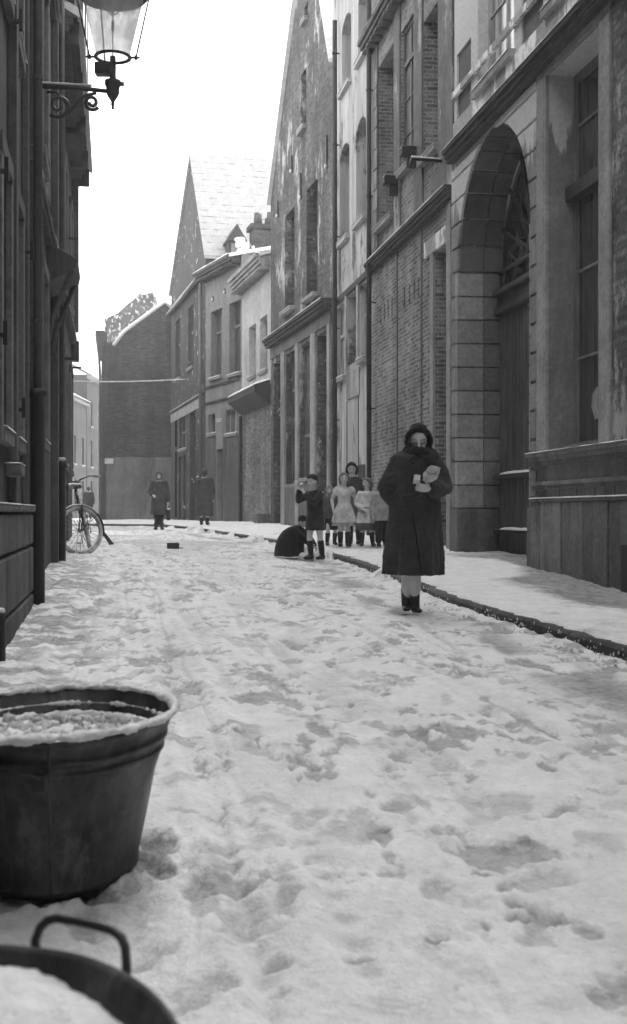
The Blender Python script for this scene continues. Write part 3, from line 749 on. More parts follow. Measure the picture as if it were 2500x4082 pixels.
for px_, y_ in ((1590, 722), (1663, 608)):
    s_ = B.S(px_); z_ = B.Z(px_, y_); o = MB().box(s_-.10, s_+.10, -.30, 0, z_-.08, z_+.08).box(s_-.07, s_+.07, -.20, 0, z_-.28, z_-.08).build('iron_console', m_plain('matt_black', .018), B.root, bevel=.02); B.snowcap(s_-.10, s_+.10, z_+.08, .29, .04, parent=o)
z_ = B.Z(1755, 548, -.4); o = MB().tube([(B.S(1770), 0, z_), (B.S(1770), -.55, z_+.02), (B.S(1770), -.58, z_-.14)], .028, 8).build('iron_arm', m_plain('old_iron', .05, .4, metal=.8), B.root, True)
MB().tube([(B.S(1770), -.05, z_+.03), (B.S(1770), -.55, z_+.05)], .022, 7).build('snow_cap', SNOW, o, True)
B.pipe(1471, .1, 12, .052, .14, m_plain('tarred_pipe', .035), hopper=False)

# ---- C: whitewashed house ----------------------------------------------------------------
C = Front('whitewashed_house', 'narrow house with flaking white limewash and round headed windows between two dark downpipes', 'house', onplane(5.45, 1329), onplane(5.45, 1480))
CB = m_brick('limewashed_brick', .16, 1.2, paint=1.0, stain=.4)
for a, b, t_, b_ in ((1362, 1400, 60, 345), (1428, 1465, -60, 225), (1354, 1393, 575, 955), (1420, 1460, 470, 877)):
    C.winpx(a, b, t_, b_, depth=.25, rise=.22, cols=2, bars=(.6,), fm=m_wood('dark_frame', .05), gm=DGL, sill=.1, sm=m_plaster('white_sill', .45, .3), snow=.03, name='arched_window')
WF = m_wood('white_window_paint', .42)
C.winpx(1341, 1380, 1216, 1508, depth=.1, cols=2, bars=(.6,), fm=WF, gm=m_glass('pale_glass', .1, .35), sill=.1, sm=TRIM)
C.winpx(1387, 1426, 1165, 1448, depth=.2, cols=1, bars=(), fm=m_wood('dark_frame', .05), gm=DGL, sill=.0)
C.winpx(1436, 1463, 1132, 1428, depth=.1, cols=2, bars=(.6,), fm=WF, gm=m_glass('pale_glass', .1, .35), sill=.1, sm=TRIM)
C.door(C.S(1428), C.S(1458), C.Z(1443, 1850), .2, m_wood('black_door', .03), 3)
zl = C.Z(1400, 1480)
C.wall([(0, -.5), (C.L, -.5), (C.L, 13.6), (0, 13.6)], CB, 9)
C.box('timber_head', DARKTRIM, .05, C.L-.25, C.Z(1405, 1165)+.02, C.Z(1405, 1165)+.16, .05, 0, .006)
for a, b in ((1382, 1386), (1428, 1434)): C.box('timber_post', WF, C.S(a), C.S(b), C.Z(1405, 1450), C.Z(1405, 1160), .05, 0, .006)
C.box('stone_apron', TRIM, C.S(1384), C.S(1436), zl-.62, zl-.02, .03)
for px_ in (1384, 1430): C.box('brick_seam', m_plain('seam', .05), C.S(px_)-.03, C.S(px_)+.03, -.3, zl-.65, .012)
roof(C, [(0, -.3, 13.5), (C.L, -.3, 13.5), (C.L, 4.5, 16), (0, 4.5, 16), (C.L, 9.3, 13.5), (0, 9.3, 13.5)], [(0,1,2,3), (3,2,4,5)], SNOW)
C.pipe(1335, .1, 12.5, .056, .12, m_plain('tarred_pipe', .035), hopper=False)

# ---- D: tall gabled house ----------------------------------------------------------------
D = Front('gabled_house', 'tall dark gabled house speckled with stuck snow, with shop front and cornice below', 'house', (-1.33, 39), (.48, 31.1))
DP = m_brick('snow_flecked_brick', .115, 1.0, paint=.12, stain=.5, snow=1.)
FW = m_wood('grey_window_paint', .17)
D.winpx(1199, 1222, 285, 512, depth=.15, cols=1, bars=(.5,), gm=GL, sill=.12, snow=.05)
D.winpx(1213, 1228, 18, 80, depth=.15, cols=1, bars=(), gm=DGL, sill=.12, snow=.05)
D.winpx(1136, 1175, 845, 1235, depth=.28, cols=2, bars=(.66,), fm=FW, gm=GL, sill=.16, snow=.03)
D.winpx(1222, 1267, 735, 1180, depth=.28, cols=2, bars=(.66,), fm=FW, gm=GL, sill=.16, snow=.0)
D.door(D.S(1090), D.S(1124), D.Z(1107, 1440), .3, m_wood('dark_door', .035), 3, 1.0)
D.winpx(1143, 1181, 1402, 1930, depth=.16, cols=2, bars=(.5, .72), fm=FW, gm=m_glass('dim_glass', .05, .05), sill=.05, snow=0, name='shop_window')
D.winpx(1197, 1241, 1368, 1905, depth=.12, cols=1, bars=(.32,), fm=FW, gm=m_glass('whitened_glass', .20, .14), sill=.05, snow=0, name='shop_window')
D.door(D.S(1265), D.S(1309), D.Z(1288, 1325), .3, m_wood('grey_door', .07), 2, 1.9)
zl_, zr_ = D.Z(1087, 795), D.Z(1327, 235)
sa = D.S(1217); za = 16.3-ZC+ZC
Ya = 33.8; sa = (39-Ya)*math.hypot(1.81, 7.9)/7.9
D.wall([(0, -.5), (D.L, -.5), (D.L, zr_), (sa, 17.0), (0, zl_)], DP, 9)
roof(D, [(-.05, -.12, zl_), (sa, -.12, 17.08), (sa, 9, 17.08), (-.05, 9, zl_), (D.L+.05, -.12, zr_), (D.L+.05, 9, zr_)], [(0,1,2,3), (1,4,5,2)], SNOW, th=.1)
dz_ = D.Z(1314, 1235)
D.ledge('cornice', DARKTRIM, .0, D.L-.1, dz_, dz_+.26, .28, 3, .03)
D.box('fascia', m_plaster('shop_fascia', .17, .5), .1, D.L-.15, dz_-.35, dz_-.02, .04)
D.box('dado', PLINTH, D.S(1128), D.S(1262), -.3, D.Z(1160, 1940), .05, 0, .01)
for a, b in ((1126, 1140), (1183, 1195), (1244, 1262), (1311, 1321)): D.box('shop_pilaster', TRIM, D.S(a), D.S(b), -.2, dz_-.36, .06, 0, .006)
for a in ((1202, 690, 795), (1306, 540, 672), (1110, 800, 868), (1166, 620, 690)): D.anchor(*a)

# ---- E: small white house ------------------------------------------------------------------
E = Front('small_white_house', 'small pale house with bracketed cornice above a snowy canopy and brick ground floor', 'house', (-2.49, 43.6), (-1.33, 39))
EW = m_plaster('pale_stucco', .46, .3)
E.winpx(993, 1020, 1297, 1500, depth=.2, cols=1, bars=(.6,), fm=m_wood('white_window_paint', .42), gm=m_wood('closed_blind', .25), sill=.08)
E.winpx(1036, 1066, 1262, 1478, depth=.2, cols=2, bars=(.6,), fm=m_wood('white_window_paint', .42), gm=GL, sill=.08)
ez = E.Z(1010, 1115, -.1); ecan = E.Z(1010, 1560)
E.wall([(0, ecan), (E.L, ecan), (E.L, ez+.5), (0, ez+.5)], EW, 7)
mb = MB().box(0, E.L, .02, 6.9, -.5, ecan-.01).build('lower_wall', m_brick('pale_brick', .20, 1.2, stain=.4), E.root)
E.ledge('cornice', TRIM, -.15, E.L-.05, ez, ez+.42, .48, 4, .05, dent=.22)
roof(E, [(-.1, -.35, ez+.45), (E.L, -.35, ez+.45), (E.L, 3.4, ez+1.6), (-.1, 3.4, ez+1.6), (E.L, 7, ez+.45), (-.1, 7, ez+.45)], [(0,1,2,3), (3,2,4,5)], SNOW)
cn = MB().add([(.0, -.5, ecan-.05), (E.L-.1, -.5, ecan-.05), (E.L-.1, 0, ecan+.12), (0, 0, ecan+.12), (0, -.5, ecan-.25), (E.L-.1, -.5, ecan-.25), (E.L-.1, 0, ecan-.65), (0, 0, ecan-.65)], [(0,1,2,3),(0,4,5,1),(4,7,6,5),(0,3,7,4),(1,5,6,2),(3,2,6,7)]).build('canopy', m_wood('dark_canopy', .05), E.root)
E.snowcap(0, E.L-.1, ecan-.05, .5, .07, tilt=.17, parent=cn, gaps=0)
E.pipe(0, .1, ecan-.7, .06, .1, m_plain('tarred_pipe', .035), hopper=False, x=.25)
MB().box(E.L-1.0, E.L-.15, -.35, 0, -.3, .55).build('stone_step', PLINTH, E.root, bevel=.02)

# ---- F: pale house turned towards the viewer --------------------------------------------------
Fh = Front('pale_corner_house', 'pale stuccoed house with two large upper windows and snow lined eaves before the white roof', 'house', (-4.07, 47.3), (-2.49, 43.6))
FP = m_plaster('light_stucco', .23, .4)
Fh.winpx(841, 886, 1235, 1503, depth=.2, cols=2, bars=(.68,), fm=FW, gm=GL, sill=.1)
Fh.winpx(914, 961, 1202, 1490, depth=.2, cols=2, bars=(.68,), fm=FW, gm=GL, sill=.1)
Fh.winpx(830, 858, 1650, 1728, depth=.15, cols=2, bars=(), fm=FW, gm=GL, sill=.06)
Fh.winpx(901, 946, 1630, 1728, depth=.15, cols=2, bars=(), fm=WF, gm=GL, sill=.06)
Fh.door(Fh.S(865), Fh.S(888), Fh.Z(876, 1790), .2, m_wood('dark_door', .035), 3)
fz = Fh.Z(960, 1035, -.2)
Fh.wall([(0, -.5), (Fh.L, -.5), (Fh.L, fz+.3), (0, fz+.3)], FP, 3.2)
Fh.ledge('eaves', m_wood('dark_eaves', .05), -.1, Fh.L-.1, fz, fz+.28, .5, 3, .06, dent=.3)
roof(Fh, [(-.1, -.45, fz+.3), (Fh.L, -.45, fz+.3), (Fh.L, 1.4, fz+.75), (-.1, 1.4, fz+.75)], [(0,1,2,3)], SNOW)
for yy in (1510, 1578): Fh.ledge('string_course', DARKTRIM, 0, Fh.L-.2, Fh.Z(950, yy)-.05, Fh.Z(950, yy)+.04, .07, 2, .0)
Fh.box('dark_lower_wall', m_plaster('damp_stucco', .12, .7), .02, Fh.S(862), -.3, Fh.Z(850, 1740), .012); Fh.box('dark_lower_wall', m_plaster('damp_stucco', .12, .7), Fh.S(891), Fh.L-.3, -.3, Fh.Z(900, 1740), .012)
for px_, a, b in ((851, 1180, 1200), (899, 1150, 1170)): Fh.anchor(px_, a, b)
Fh.box('name_plate', m_plain('enamel_white', .5, .1), Fh.S(863), Fh.S(885), Fh.Z(874, 1683), Fh.Z(874, 1668), .03)

# ---- G: gabled house with the big snowy roof -----------------------------------------------------
G = Front('big_roofed_house', 'gabled house with a huge snow covered tile roof standing furthest along the right side', 'house', (-6.49, 57.2), (-4.07, 47.3))
GP = m_plaster('snow_flecked_gable', .072, .4, snow=1.); GS = m_plaster('dusty_stucco', .09, .5)
for a, b, t_, b_ in ((700, 719, 1275, 1510), (750, 771, 1220, 1466)): G.winpx(a, b, t_, b_, depth=.15, cols=1, bars=(.6,), gm=DGL, sill=.08, snow=.02)
G.door(G.S(690), G.S(706), G.Z(698, 1672), .2, m_wood('black_door', .03), 3)
G.winpx(714, 743, 1652, 1790, depth=.12, cols=2, bars=(.5,), fm=FW, gm=GL, sill=.06)
for a, b in ((712, 725), (731, 744)): G.door(G.S(a), G.S(b), G.Z(728, 1816), .1, m_wood('dark_door', .035), 4, knob=False)
G.door(G.S(757), G.S(780), G.Z(768, 1640), .25, m_wood('black_door', .03), 3, .8)
G.winpx(790, 806, 1650, 1900, depth=.12, cols=1, bars=(.5,), gm=GL, sill=.06)
gl, gr_ = G.Z(683, 1150), G.Z(806, 1000); s_ap = G.S(765); z_ap = G.Z(765, 615)
G.wall([(0, -.5), (G.L, -.5), (G.L, gr_), (s_ap, z_ap), (0, gl)], GP, 9)
sk, zk = G.L-.0, gr_-3.6
TILE = None
def m_tiles():
    n = NT('snowy_tiles', .85, .2)
    sep = n.N('ShaderNodeSeparateXYZ'); n.L(n.co, sep.inputs[0])
    cb = n.N('ShaderNodeCombineXYZ'); n.L(sep.outputs[1], cb.inputs[0]); n.L(sep.outputs[2], cb.inputs[1])
    bt = n.N('ShaderNodeTexBrick'); n.L(cb.outputs[0], bt.inputs['Vector']); bt.offset = 0
    bt.inputs['Scale'].default_value = 1; bt.inputs['Brick Width'].default_value = .24; bt.inputs['Row Height'].default_value = .30; bt.inputs['Mortar Size'].default_value = .022; bt.inputs['Mortar Smooth'].default_value = .6
    wv = n.math('SUBTRACT', 1.0, bt.outputs['Fac'])
    rowm = n.N('ShaderNodeMath', operation='FRACT'); n.L(n.math('DIVIDE', sep.outputs[2], .30), rowm.inputs[0])
    low = n.ramp(rowm.outputs[0], .0, .2, 1, 0)
    f = n.math('MULTIPLY', low, n.ramp(n.noise(2.6, 6, .75), .47, .60))
    n.color(n.mix(f, n.ramp(n.noise(3, 5, .7), .3, .7, .35, .44), .08)); n.bump(n.math('ADD', rowm.outputs[0], n.math('MULTIPLY', wv, .4)), .6, .05)
    return n.m
TL = m_tiles()
roof(G, [(-.15, -.1, gl-.2), (s_ap, -.1, z_ap+.08), (s_ap, 9, z_ap+.08), (-.15, 9, gl-.2), (G.L+.35, -.1, gr_-.40), (G.L+.35, 9, gr_-.40)], [(0,1,2,3), (1,4,5,2)], TL, th=.12)
gz_ = G.Z(790, 1130)
o = MB().tube([(-.1, -.16, gz_), (G.L-.1, -.16, gz_)], .09, 10).build('gutter', m_plain('zinc_pipe', .10, .5), G.root, True); G.snowcap(-.1, G.L-.1, gz_+.06, .22, .05, parent=o)
G.box('stucco_face', GS, .02, G.S(699), 0.0, gz_-.1, .01)
gst = G.Z(781, 1588); G.ledge('string_course', DARKTRIM, 0, G.L-.3, gst-.06, gst+.04, .08, 2, .02); G.box('fascia', TRIM, 0, G.L-.5, gst-.45, gst-.08, .03)
G.pipe(0, .1, gz_, .07, .14, m_plain('zinc_pipe', .10, .5), hopper=False, x=G.L-.35)
# dormer and snow topped chimney stack on that roof
def in_roof(px, py, Y_): p = Vector(((px-CX)/F*Y_, Y_)); d = p-G.P0; return d.dot(G.u), d.dot(G.n), ZC+(CY-py)/F*Y_-G.z0
dx_, dy_, dz0 = in_roof(940, 1010, 46.9)
dm = MB().box(dx_-1.4, dx_+.15, dy_-.30, dy_+.30, dz0-.4, dz0+.45).build('dormer', m_wood('dark_dormer', .06), G.root)
MB().add([(dx_+.3, dy_-.38, dz0+.42), (dx_+.3, dy_+.38, dz0+.42), (dx_+.3, dy_, dz0+1.05), (dx_-2.4, dy_-.38, dz0+.42), (dx_-2.4, dy_+.38, dz0+.42), (dx_-2.4, dy_, dz0+1.05)], [(0,1,2), (0,2,5,3), (1,4,5,2), (3,5,4), (0,3,4,1)]).build('dormer_roof', m_wood('dark_slate', .07), dm)
MB().box(dx_+.15, dx_+.17, dy_-.2, dy_+.2, dz0-.15, dz0+.35).build('pane', GL, dm)

cx2, cy2, cz2 = in_roof(1052, 985, 45.6)
ck_ = MB().box(cx2-.45, cx2+.25, cy2-.45, cy2+.45, cz2-1.2, cz2+.75).box(cx2-.55, cx2+.35, cy2-.55, cy2+.55, cz2+.6, cz2+.78).build('chimney', m_brick('chimney_brick', .10), G.root, bevel=.02)
for a_, b_ in ((-.3, -.2), (-.3, .2), (.1, -.2), (.1, .2)): MB().tube([(cx2+a_, cy2+b_, cz2+.78), (cx2+a_, cy2+b_, cz2+1.05+.25*random.random())], [.12, .10], 10).build('chimney_pot', m_plain('clay_pot', .08), ck_, True)
lm = MB()
for _ in range(22): lm.ell((cx2+random.uniform(-.9, .3), cy2-.5+random.uniform(-.5, .1), cz2+random.uniform(-.4, .25)), tuple(random.uniform(.06, .15) for _ in range(3)), 8)
lm.limb([(cx2-.9, cy2-.7, cz2-.1), (cx2+.3, cy2-.7, cz2-.05)], .12, 8); noise_disp(lm.melt('snow_cap', SNOW, ck_, .03, 1), .05, 4)

# ---- H: blank gable wall closing the view -----------------------------------------------------------
Hh = Front('blank_gable_house', 'house showing a blank dark side wall at the end of the street', 'house', ((405-CX)/F*57.6, 57.6), (-5.6, 57.6))
HP = m_brick('dark_render', .075, 1.1, stain=.4)
za_, zb_ = Hh.Z(444, 1381), Hh.Z(655, 1207)
Hh.wall([(0, -.5), (Hh.L, -.5), (Hh.L, Hh.Z(683, 1228)-.7), (Hh.S(655), zb_), (Hh.S(493), Hh.Z(493, 1326)), (Hh.S(452), za_), (Hh.S(444), Hh.Z(444, 1410)), (0, Hh.Z(444, 1410))], HP, 8)
cp = MB(); rk = [(Hh.S(452), za_), (Hh.S(493), Hh.Z(493, 1326)), (Hh.S(655), zb_), (Hh.S(683), Hh.Z(683, 1228))]
cp.tube([(a, .02, b+.04) for a, b in rk], .10, 8).build('snow_coping', SNOW, Hh.root, True)
roof(Hh, [(rk[0][0], .1, rk[0][1]), (rk[2][0], .1, rk[2][1]), (rk[2][0], 8, rk[2][1]), (rk[0][0], 8, rk[0][1]), (Hh.L, .1, rk[2][1]-1.2), (Hh.L, 8, rk[2][1]-1.2)], [(0,1,2,3), (1,4,5,2)], SNOW, th=.08)
Hh.box('pale_lower_face', m_plaster('pale_render', .20, .7), .02, Hh.L, -.4, Hh.Z(500, 1823), .012)
Hh.box('corner_quoin', DARKTRIM, 0, .22, -.4, Hh.Z(405, 1412), .03)
o = MB().box(Hh.S(415), Hh.S(450), -.02, .2, Hh.Z(430, 1412), Hh.Z(430, 1365)).build('parapet', DARKTRIM, Hh.root)
MB().add([(-.28, -.1, Hh.Z(390, 1318)), (.12, -.1, Hh.Z(390, 1318)), (.12, -.1, Hh.Z(390, 1420)), (-.02, -.1, Hh.Z(390, 1440)), (-.28, .9, Hh.Z(390, 1318)), (.12, .9, Hh.Z(390, 1318)), (.12, .9, Hh.Z(390, 1420)), (-.02, .9, Hh.Z(390, 1440))], [(0,1,2,3),(7,6,5,4),(0,4,5,1),(1,5,6,2),(2,6,7,3),(3,7,4,0)]).build('cornice_end', DARKTRIM, Hh.root)
MB().tube([(-.24, -.05, Hh.Z(390, 1330)), (-.1, -.05, Hh.Z(390, 1430)), (-.06, -.05, Hh.Z(390, 1500)), (-.06, -.05, .2)], .06, 8).build('downpipe', m_plain('zinc_pipe', .10, .5), Hh.root, True)
Hr = thing('ruined_chimney_stack', 'jagged brick chimney stack dotted with snow behind the blank gable wall', 'chimney', ((520-CX)/F*62, 62, ZC+(CY-1330)/F*62-3))
ol = [(418, 1560), (413, 1332), (420, 1290), (415, 1272), (470, 1248), (505, 1215), (530, 1196), (556, 1170), (580, 1174), (600, 1165), (611, 1168), (614, 1215), (624, 1560)]
MB().prism([((a-520)/F*62, ZC+(CY-b)/F*62-Hr.location.z) for a, b in ol], 0, 1.6).build('stack', m_plaster('snow_dotted_tiles', .15, .3, snow=3.), Hr)

# ---- houses far down the side street --------------------------------------------------------------
def far_house(lbl, P0, P1, h, v, rh, nw):
    f = Front('town_house', lbl, 'house', P0, P1, 'houses far down the side street'); m = m_plaster('far_stucco', v, .6)
    for fl in range(3):
        z0_ = .9+fl*2.6
        if z0_+1.7 > h-.3: break
        for k in range(nw):
            c_ = f.L*(k+.5)/nw; f.window(c_-.45, c_+.45, z0_, z0_+1.7, depth=.12, cols=2, bars=(.6,), fm=m_wood('white_window_paint', .42), gm=GL, sill=.08, snow=.02)
    f.wall([(0, -.5), (f.L, -.5), (f.L, h), (0, h)], m, 7)
    f.ledge('cornice', TRIM, 0, f.L, h-.25, h, .3, 2, .06)
    roof(f, [(0, -.3, h), (f.L, -.3, h), (f.L, 3.5, h+rh), (0, 3.5, h+rh), (f.L, 7.3, h), (0, 7.3, h)], [(0,1,2,3), (3,2,4,5)], m_plaster('thin_snow_slates', .30, .3))
    return f
far_house('light grey house with snowy cornice, nearest of those glimpsed beyond the left row', (-14.3, 66), (-14.3, 79), 7.7-.2, .10, 2.2, 5)
f2 = far_house('taller light grey house with grey roof and chimney, second beyond the left row', (-14.3, 79.2), (-14.3, 91), 9.3, .09, 2.2, 4)
MB().box(.3, .9, 3.0, 3.6, 10.8, 12.6).build('chimney', m_brick('far_brick', .2), f2.root)
far_house('hazy last house closing the side street on its right', (-15.5, 91.2), (-11.5, 110), 9, .11, 2, 5)
# ------------------------------------------------------------------ left row, seen along its face
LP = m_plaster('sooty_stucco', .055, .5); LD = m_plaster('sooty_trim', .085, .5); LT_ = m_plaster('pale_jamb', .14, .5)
IRON = m_plain('cast_iron', .022, .5)
def lxy(Y_): return (-.81-.16*Y_, Y_)
def left_house(lbl, Y0, Y1, h, mat, wins, doors=(), storeys=(1.75, 5.0, 8.3), hs=(1.9, 2.0, 1.8), name='row_house'):
    f = Front(name, lbl, 'house', lxy(Y0), lxy(Y1)); k = 1.0127
    f.sy = lambda Y_: (Y_-Y0)*k
    for a, b in wins:
        for z, hh in zip(storeys, hs):
            if z+hh > h-.4: continue
            o = f.window(f.sy(a), f.sy(b), z, z+hh, depth=.14, cols=2, bars=(.66,), fm=m_wood('pale_sash', .16), gm=GL, sill=.065, sm=LT_, snow=.015)
            MB().box(f.sy(a)-.14, f.sy(a)-.01, -.05, 0, z-.1, z+hh).build('architrave', LT_, o, bevel=.008); MB().box(f.sy(b)+.01, f.sy(b)+.14, -.05, 0, z-.1, z+hh).build('architrave', LT_, o, bevel=.008)
            MB().box(f.sy(a)-.14, f.sy(b)+.14, -.055, 0, z+hh+.003, z+hh+.14).build('lintel', LD, o, bevel=.01)
    for a, b in doors: f.door(f.sy(a), f.sy(b), 2.7, .2, m_wood('dark_door', .035), 3, .5)
    f.wall([(0, -.5), (f.L, -.5), (f.L, h), (0, h)], mat, 7)
    roof(f, [(0, -.4, h), (f.L, -.4, h), (f.L, 3.5, h+2.2), (0, 3.5, h+2.2), (f.L, 7.2, h), (0, 7.2, h)], [(0,1,2,3), (3,2,4,5)], SNOW)
    f.ledge('cornice', LD, 0, f.L-.004, h-.3, h, .32, 3, .04)
    return f
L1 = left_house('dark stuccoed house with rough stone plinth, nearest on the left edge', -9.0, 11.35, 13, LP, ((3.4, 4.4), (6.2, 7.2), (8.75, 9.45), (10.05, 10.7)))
zt = ZC-L1.z0+.0
L1.blocks('plinth', m_plaster('rough_plinth', .12, .8, bumpy=.9), 0, L1.L-.15, -.10, 0, -.4, zt-.005, .42, .02, .02, wid=1.1)
L1.box('plinth_ledge', LT_, 0, L1.L-.13, zt, zt+.06, .12, 0, .02); L1.snowcap(0, L1.L-.15, zt+.06, .11, .008, gaps=.5)
for a, b in ((9.35, 9.7),):
    o = L1.box('stone_shelf', LT_, L1.sy(a), L1.sy(b), zt+.27, zt+.36, .13, 0, .02); L1.snowcap(L1.sy(a), L1.sy(b), zt+.36, .12, .02, parent=o, gaps=0.2)
for Y_, pr in ((7.7, .05), (9.75, .07), (11.2, .06)): L1.box('pilaster', LD, L1.sy(Y_)-.09, L1.sy(Y_)+.09, zt+.07, 12.6, pr, 0, .01)
for Y_, z in ((8.2, 2.3), (9.9, 1.95), (10.9, 3.4), (9.6, 4.9), (8.3, 3.4)): # iron shutter catches and hooks
    MB().box(L1.sy(Y_)-.02, L1.sy(Y_)+.02, -.11, 0, z, z+.03).box(L1.sy(Y_)-.02, L1.sy(Y_)+.03, -.12, -.09, z-.05, z+.11).build('shutter_catch', IRON, L1.root, bevel=.005)
L1.pipe(0, -.1+.02, 12.6, .042, .13, m_plain('dark_zinc', .06, .5), hopper=False, cast=2.35, x=L1.L-.02)
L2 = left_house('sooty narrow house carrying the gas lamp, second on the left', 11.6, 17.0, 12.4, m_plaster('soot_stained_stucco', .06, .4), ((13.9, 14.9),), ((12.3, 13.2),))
for Y_, pr in ((11.75, .07), (13.55, .05), (16.6, .09)): L2.box('pilaster', LD, L2.sy(Y_)-.10, L2.sy(Y_)+.10, -.3, 12.0, pr, 0, .01)
for z in (4.2, 7.4): L2.ledge('string_course', LD, 0, L2.L-.01, z, z+.14, .10, 2, .02)
hd = MB().add([(L2.sy(15.3), 0, 3.75), (L2.sy(16.5), 0, 3.75), (L2.sy(16.5), -.36, 3.95), (L2.sy(15.3), -.36, 3.95), (L2.sy(15.3), 0, 4.25), (L2.sy(16.5), 0, 4.25), (L2.sy(16.5), -.38, 4.05), (L2.sy(15.3), -.38, 4.05)], [(0,1,2,3),(7,6,5,4),(3,2,6,7),(0,3,7,4),(1,5,6,2),(0,4,5,1)]).build('door_hood', m_wood('dark_canopy', .05), L2.root, bevel=.01)
for q in (15.4, 16.4): MB().tube([(L2.sy(q), -.02, 3.0), (L2.sy(q), -.06, 3.3), (L2.sy(q), -.3, 3.92)], .03, 8).build('strut', LD, hd, True)
L2.door(L2.sy(15.4), L2.sy(16.4), 2.9, .2, m_wood('dark_door', .035), 3, .5) if False else None
L2.pipe(0, -.1, 12.0, .035, .12, m_plain('dark_zinc', .06, .5), hopper=False, cast=1.72, x=L2.L-.05)
MB().ell((L2.L-.05, -.12, 1.66), (.06, .06, .035), 10).build('snow_cap', SNOW, L2.root, True)
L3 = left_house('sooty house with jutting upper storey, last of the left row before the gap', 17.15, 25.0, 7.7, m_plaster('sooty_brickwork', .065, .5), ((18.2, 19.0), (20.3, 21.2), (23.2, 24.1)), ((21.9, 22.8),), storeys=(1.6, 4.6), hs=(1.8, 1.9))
up = MB().box(0, L3.L+.003, -.28, 6.9, 7.8, 12.2).build('jutting_storey', m_plaster('sooty_boards', .06, .5), L3.root)
for Y_ in (18.3, 20.4, 22.5, 24.2): 
    o = MB().box(L3.sy(Y_)-.4, L3.sy(Y_)+.4, -.33, -.27, 8.7, 10.3).build('window', m_wood('pale_sash', .16), L3.root, bevel=.01)
    MB().box(L3.sy(Y_)-.34, L3.sy(Y_)+.34, -.335, -.331, 8.78, 10.22).build('pane', GL, o)
for Y_ in (17.4, 19.4, 21.5, 23.6, 24.9): MB().box(L3.sy(Y_)-.06, L3.sy(Y_)+.06, -.34, -.02, 7.3, 7.79).build('bracket', LD, L3.root, bevel=.01)
L3.ledge('cornice', LD, 0, L3.L, 11.9, 12.3, .55, 3, .04)
L3.box('corner_pilaster', LD, L3.L-.22, L3.L+.02, 4.4, 7.4, .13, 0, .01)
L3.ledge('string_course', LD, 0, L3.L, 4.1, 4.25, .09, 2, .03)
o = L3.box('wall_cabinet', m_wood('dark_canopy', .05), L3.L-.35, L3.L-.03, L3.Z(300, 1440)*0+ (ZC+(2041-1440)/5000*24.8-L3.z0), ZC+(2041-1362)/5000*24.8-L3.z0, .14, 0, .01)
for Y_, z in ((19.6, 3.2), (22, 5.6), (24.3, 3.6)): MB().box(L3.sy(Y_)-.02, L3.sy(Y_)+.02, -.2, 0, z, z+.04).build('shutter_catch', IRON, L3.root)
L4 = Front('row_house', 'set back house hidden behind the left row where the street widens', 'house', (-5.75, 25.8), (-12.5, 56)); 
for k in range(7):
    for z in (1.4, 4.6): L4.window(2+k*4, 3.1+k*4, z, z+1.9, depth=.14, fm=FW, gm=GL)
L4.wall([(0, -.5), (L4.L, -.5), (L4.L, 8.2), (0, 8.2)], LP, 7)
roof(L4, [(0, -.4, 8.2), (L4.L, -.4, 8.2), (L4.L, 3.5, 10.6), (0, 3.5, 10.6), (L4.L, 7.2, 8.2), (0, 7.2, 8.2)], [(0,1,2,3), (3,2,4,5)], SNOW)

# ------------------------------------------------------------------ gas lamp on its scrolled bracket
K = 13.63/5000
lx = (450-CX)*K; ly = 13.63; wx = -.81-.16*13.5
lamp = thing('street_lamp', 'hexagonal glass gas lantern on a scrolled iron wall bracket, top left', 'street lamp', (lx, ly, 0))
def LPx(px, py): return ((px-450)*K, 0, ZC+(CY-py)*K)
LI = m_plain('lamp_iron', .035, .45)
zbar = LPx(0, 358)[2]
b0 = (wx-lx, -.13, zbar)
def along(t, z, dy=0): return (b0[0]*(1-t), b0[1]*(1-t)+dy, z)
br = MB().tube([along(0, zbar), along(.5, zbar), along(.97, zbar-.02)], [.030, .026, .022], 10)
br.box(b0[0]-.02, b0[0]+.025, b0[1]-.05, b0[1]+.05, zbar-.42, zbar+.12)
def spiral(cx, cz, r0, r1, a0, turns, n=26):
    return [along(cx+ (r0+(r1-r0)*i/n)*math.cos(a0+turns*2*PI*i/n)/.82, cz+(r0+(r1-r0)*i/n)*math.sin(a0+turns*2*PI*i/n)) for i in range(n+1)]
s1 = spiral(.28, zbar-.20, .03, .13, 0, -1.35); s2 = spiral(.72, zbar-.15, .025, .085, PI, 1.4)
br.tube(s1, .021, 8); br.tube(s2, .020, 8)
br.tube([along(.16, zbar-.31), along(.3, zbar-.335), along(.42, zbar-.27), along(.52, zbar-.16), along(.64, zbar-.075), along(.78, zbar-.045)], .018, 8)
br.tube([along(.12, zbar-.06), along(.26, zbar-.06), along(.40, zbar-.20), along(.46, zbar-.22)], .014, 7)
bo = br.build('bracket', LI, lamp, True)
sn = MB(); n = 22
for i in range(n+1):
    pass
sn.tube([along(.02+.70*i/n, zbar+.034) for i in range(n+1)], [(.022+.006*random.random(), .010+.006*random.random()) for i in range(n+1)], 8).build('snow_cap', SNOW, bo, True)
def lathe(mb, prof, n=18, c=(0, 0)):
    for i in range(len(prof)-1): pass
    return mb.rings([(c[0], c[1], z, r, r) for z, r in prof], n)
def pz(py): return LPx(0, py)[2]
st = MB(); lathe(st, [(pz(438), .004), (pz(432), .018), (pz(424), .012), (pz(416), .022), (pz(408), .016), (pz(398), .03), (pz(385), .055), (pz(372), .07), (pz(350), .072), (pz(336), .088), (pz(322), .088), (pz(316), .04), (pz(300), .034), (pz(270), .036), (pz(240), .03), (pz(225), .03)])
st.tube([(.06, 0, pz(335)), (.12, 0, pz(335))], .025, 8); so = st.build('stem', LI, lamp, True)
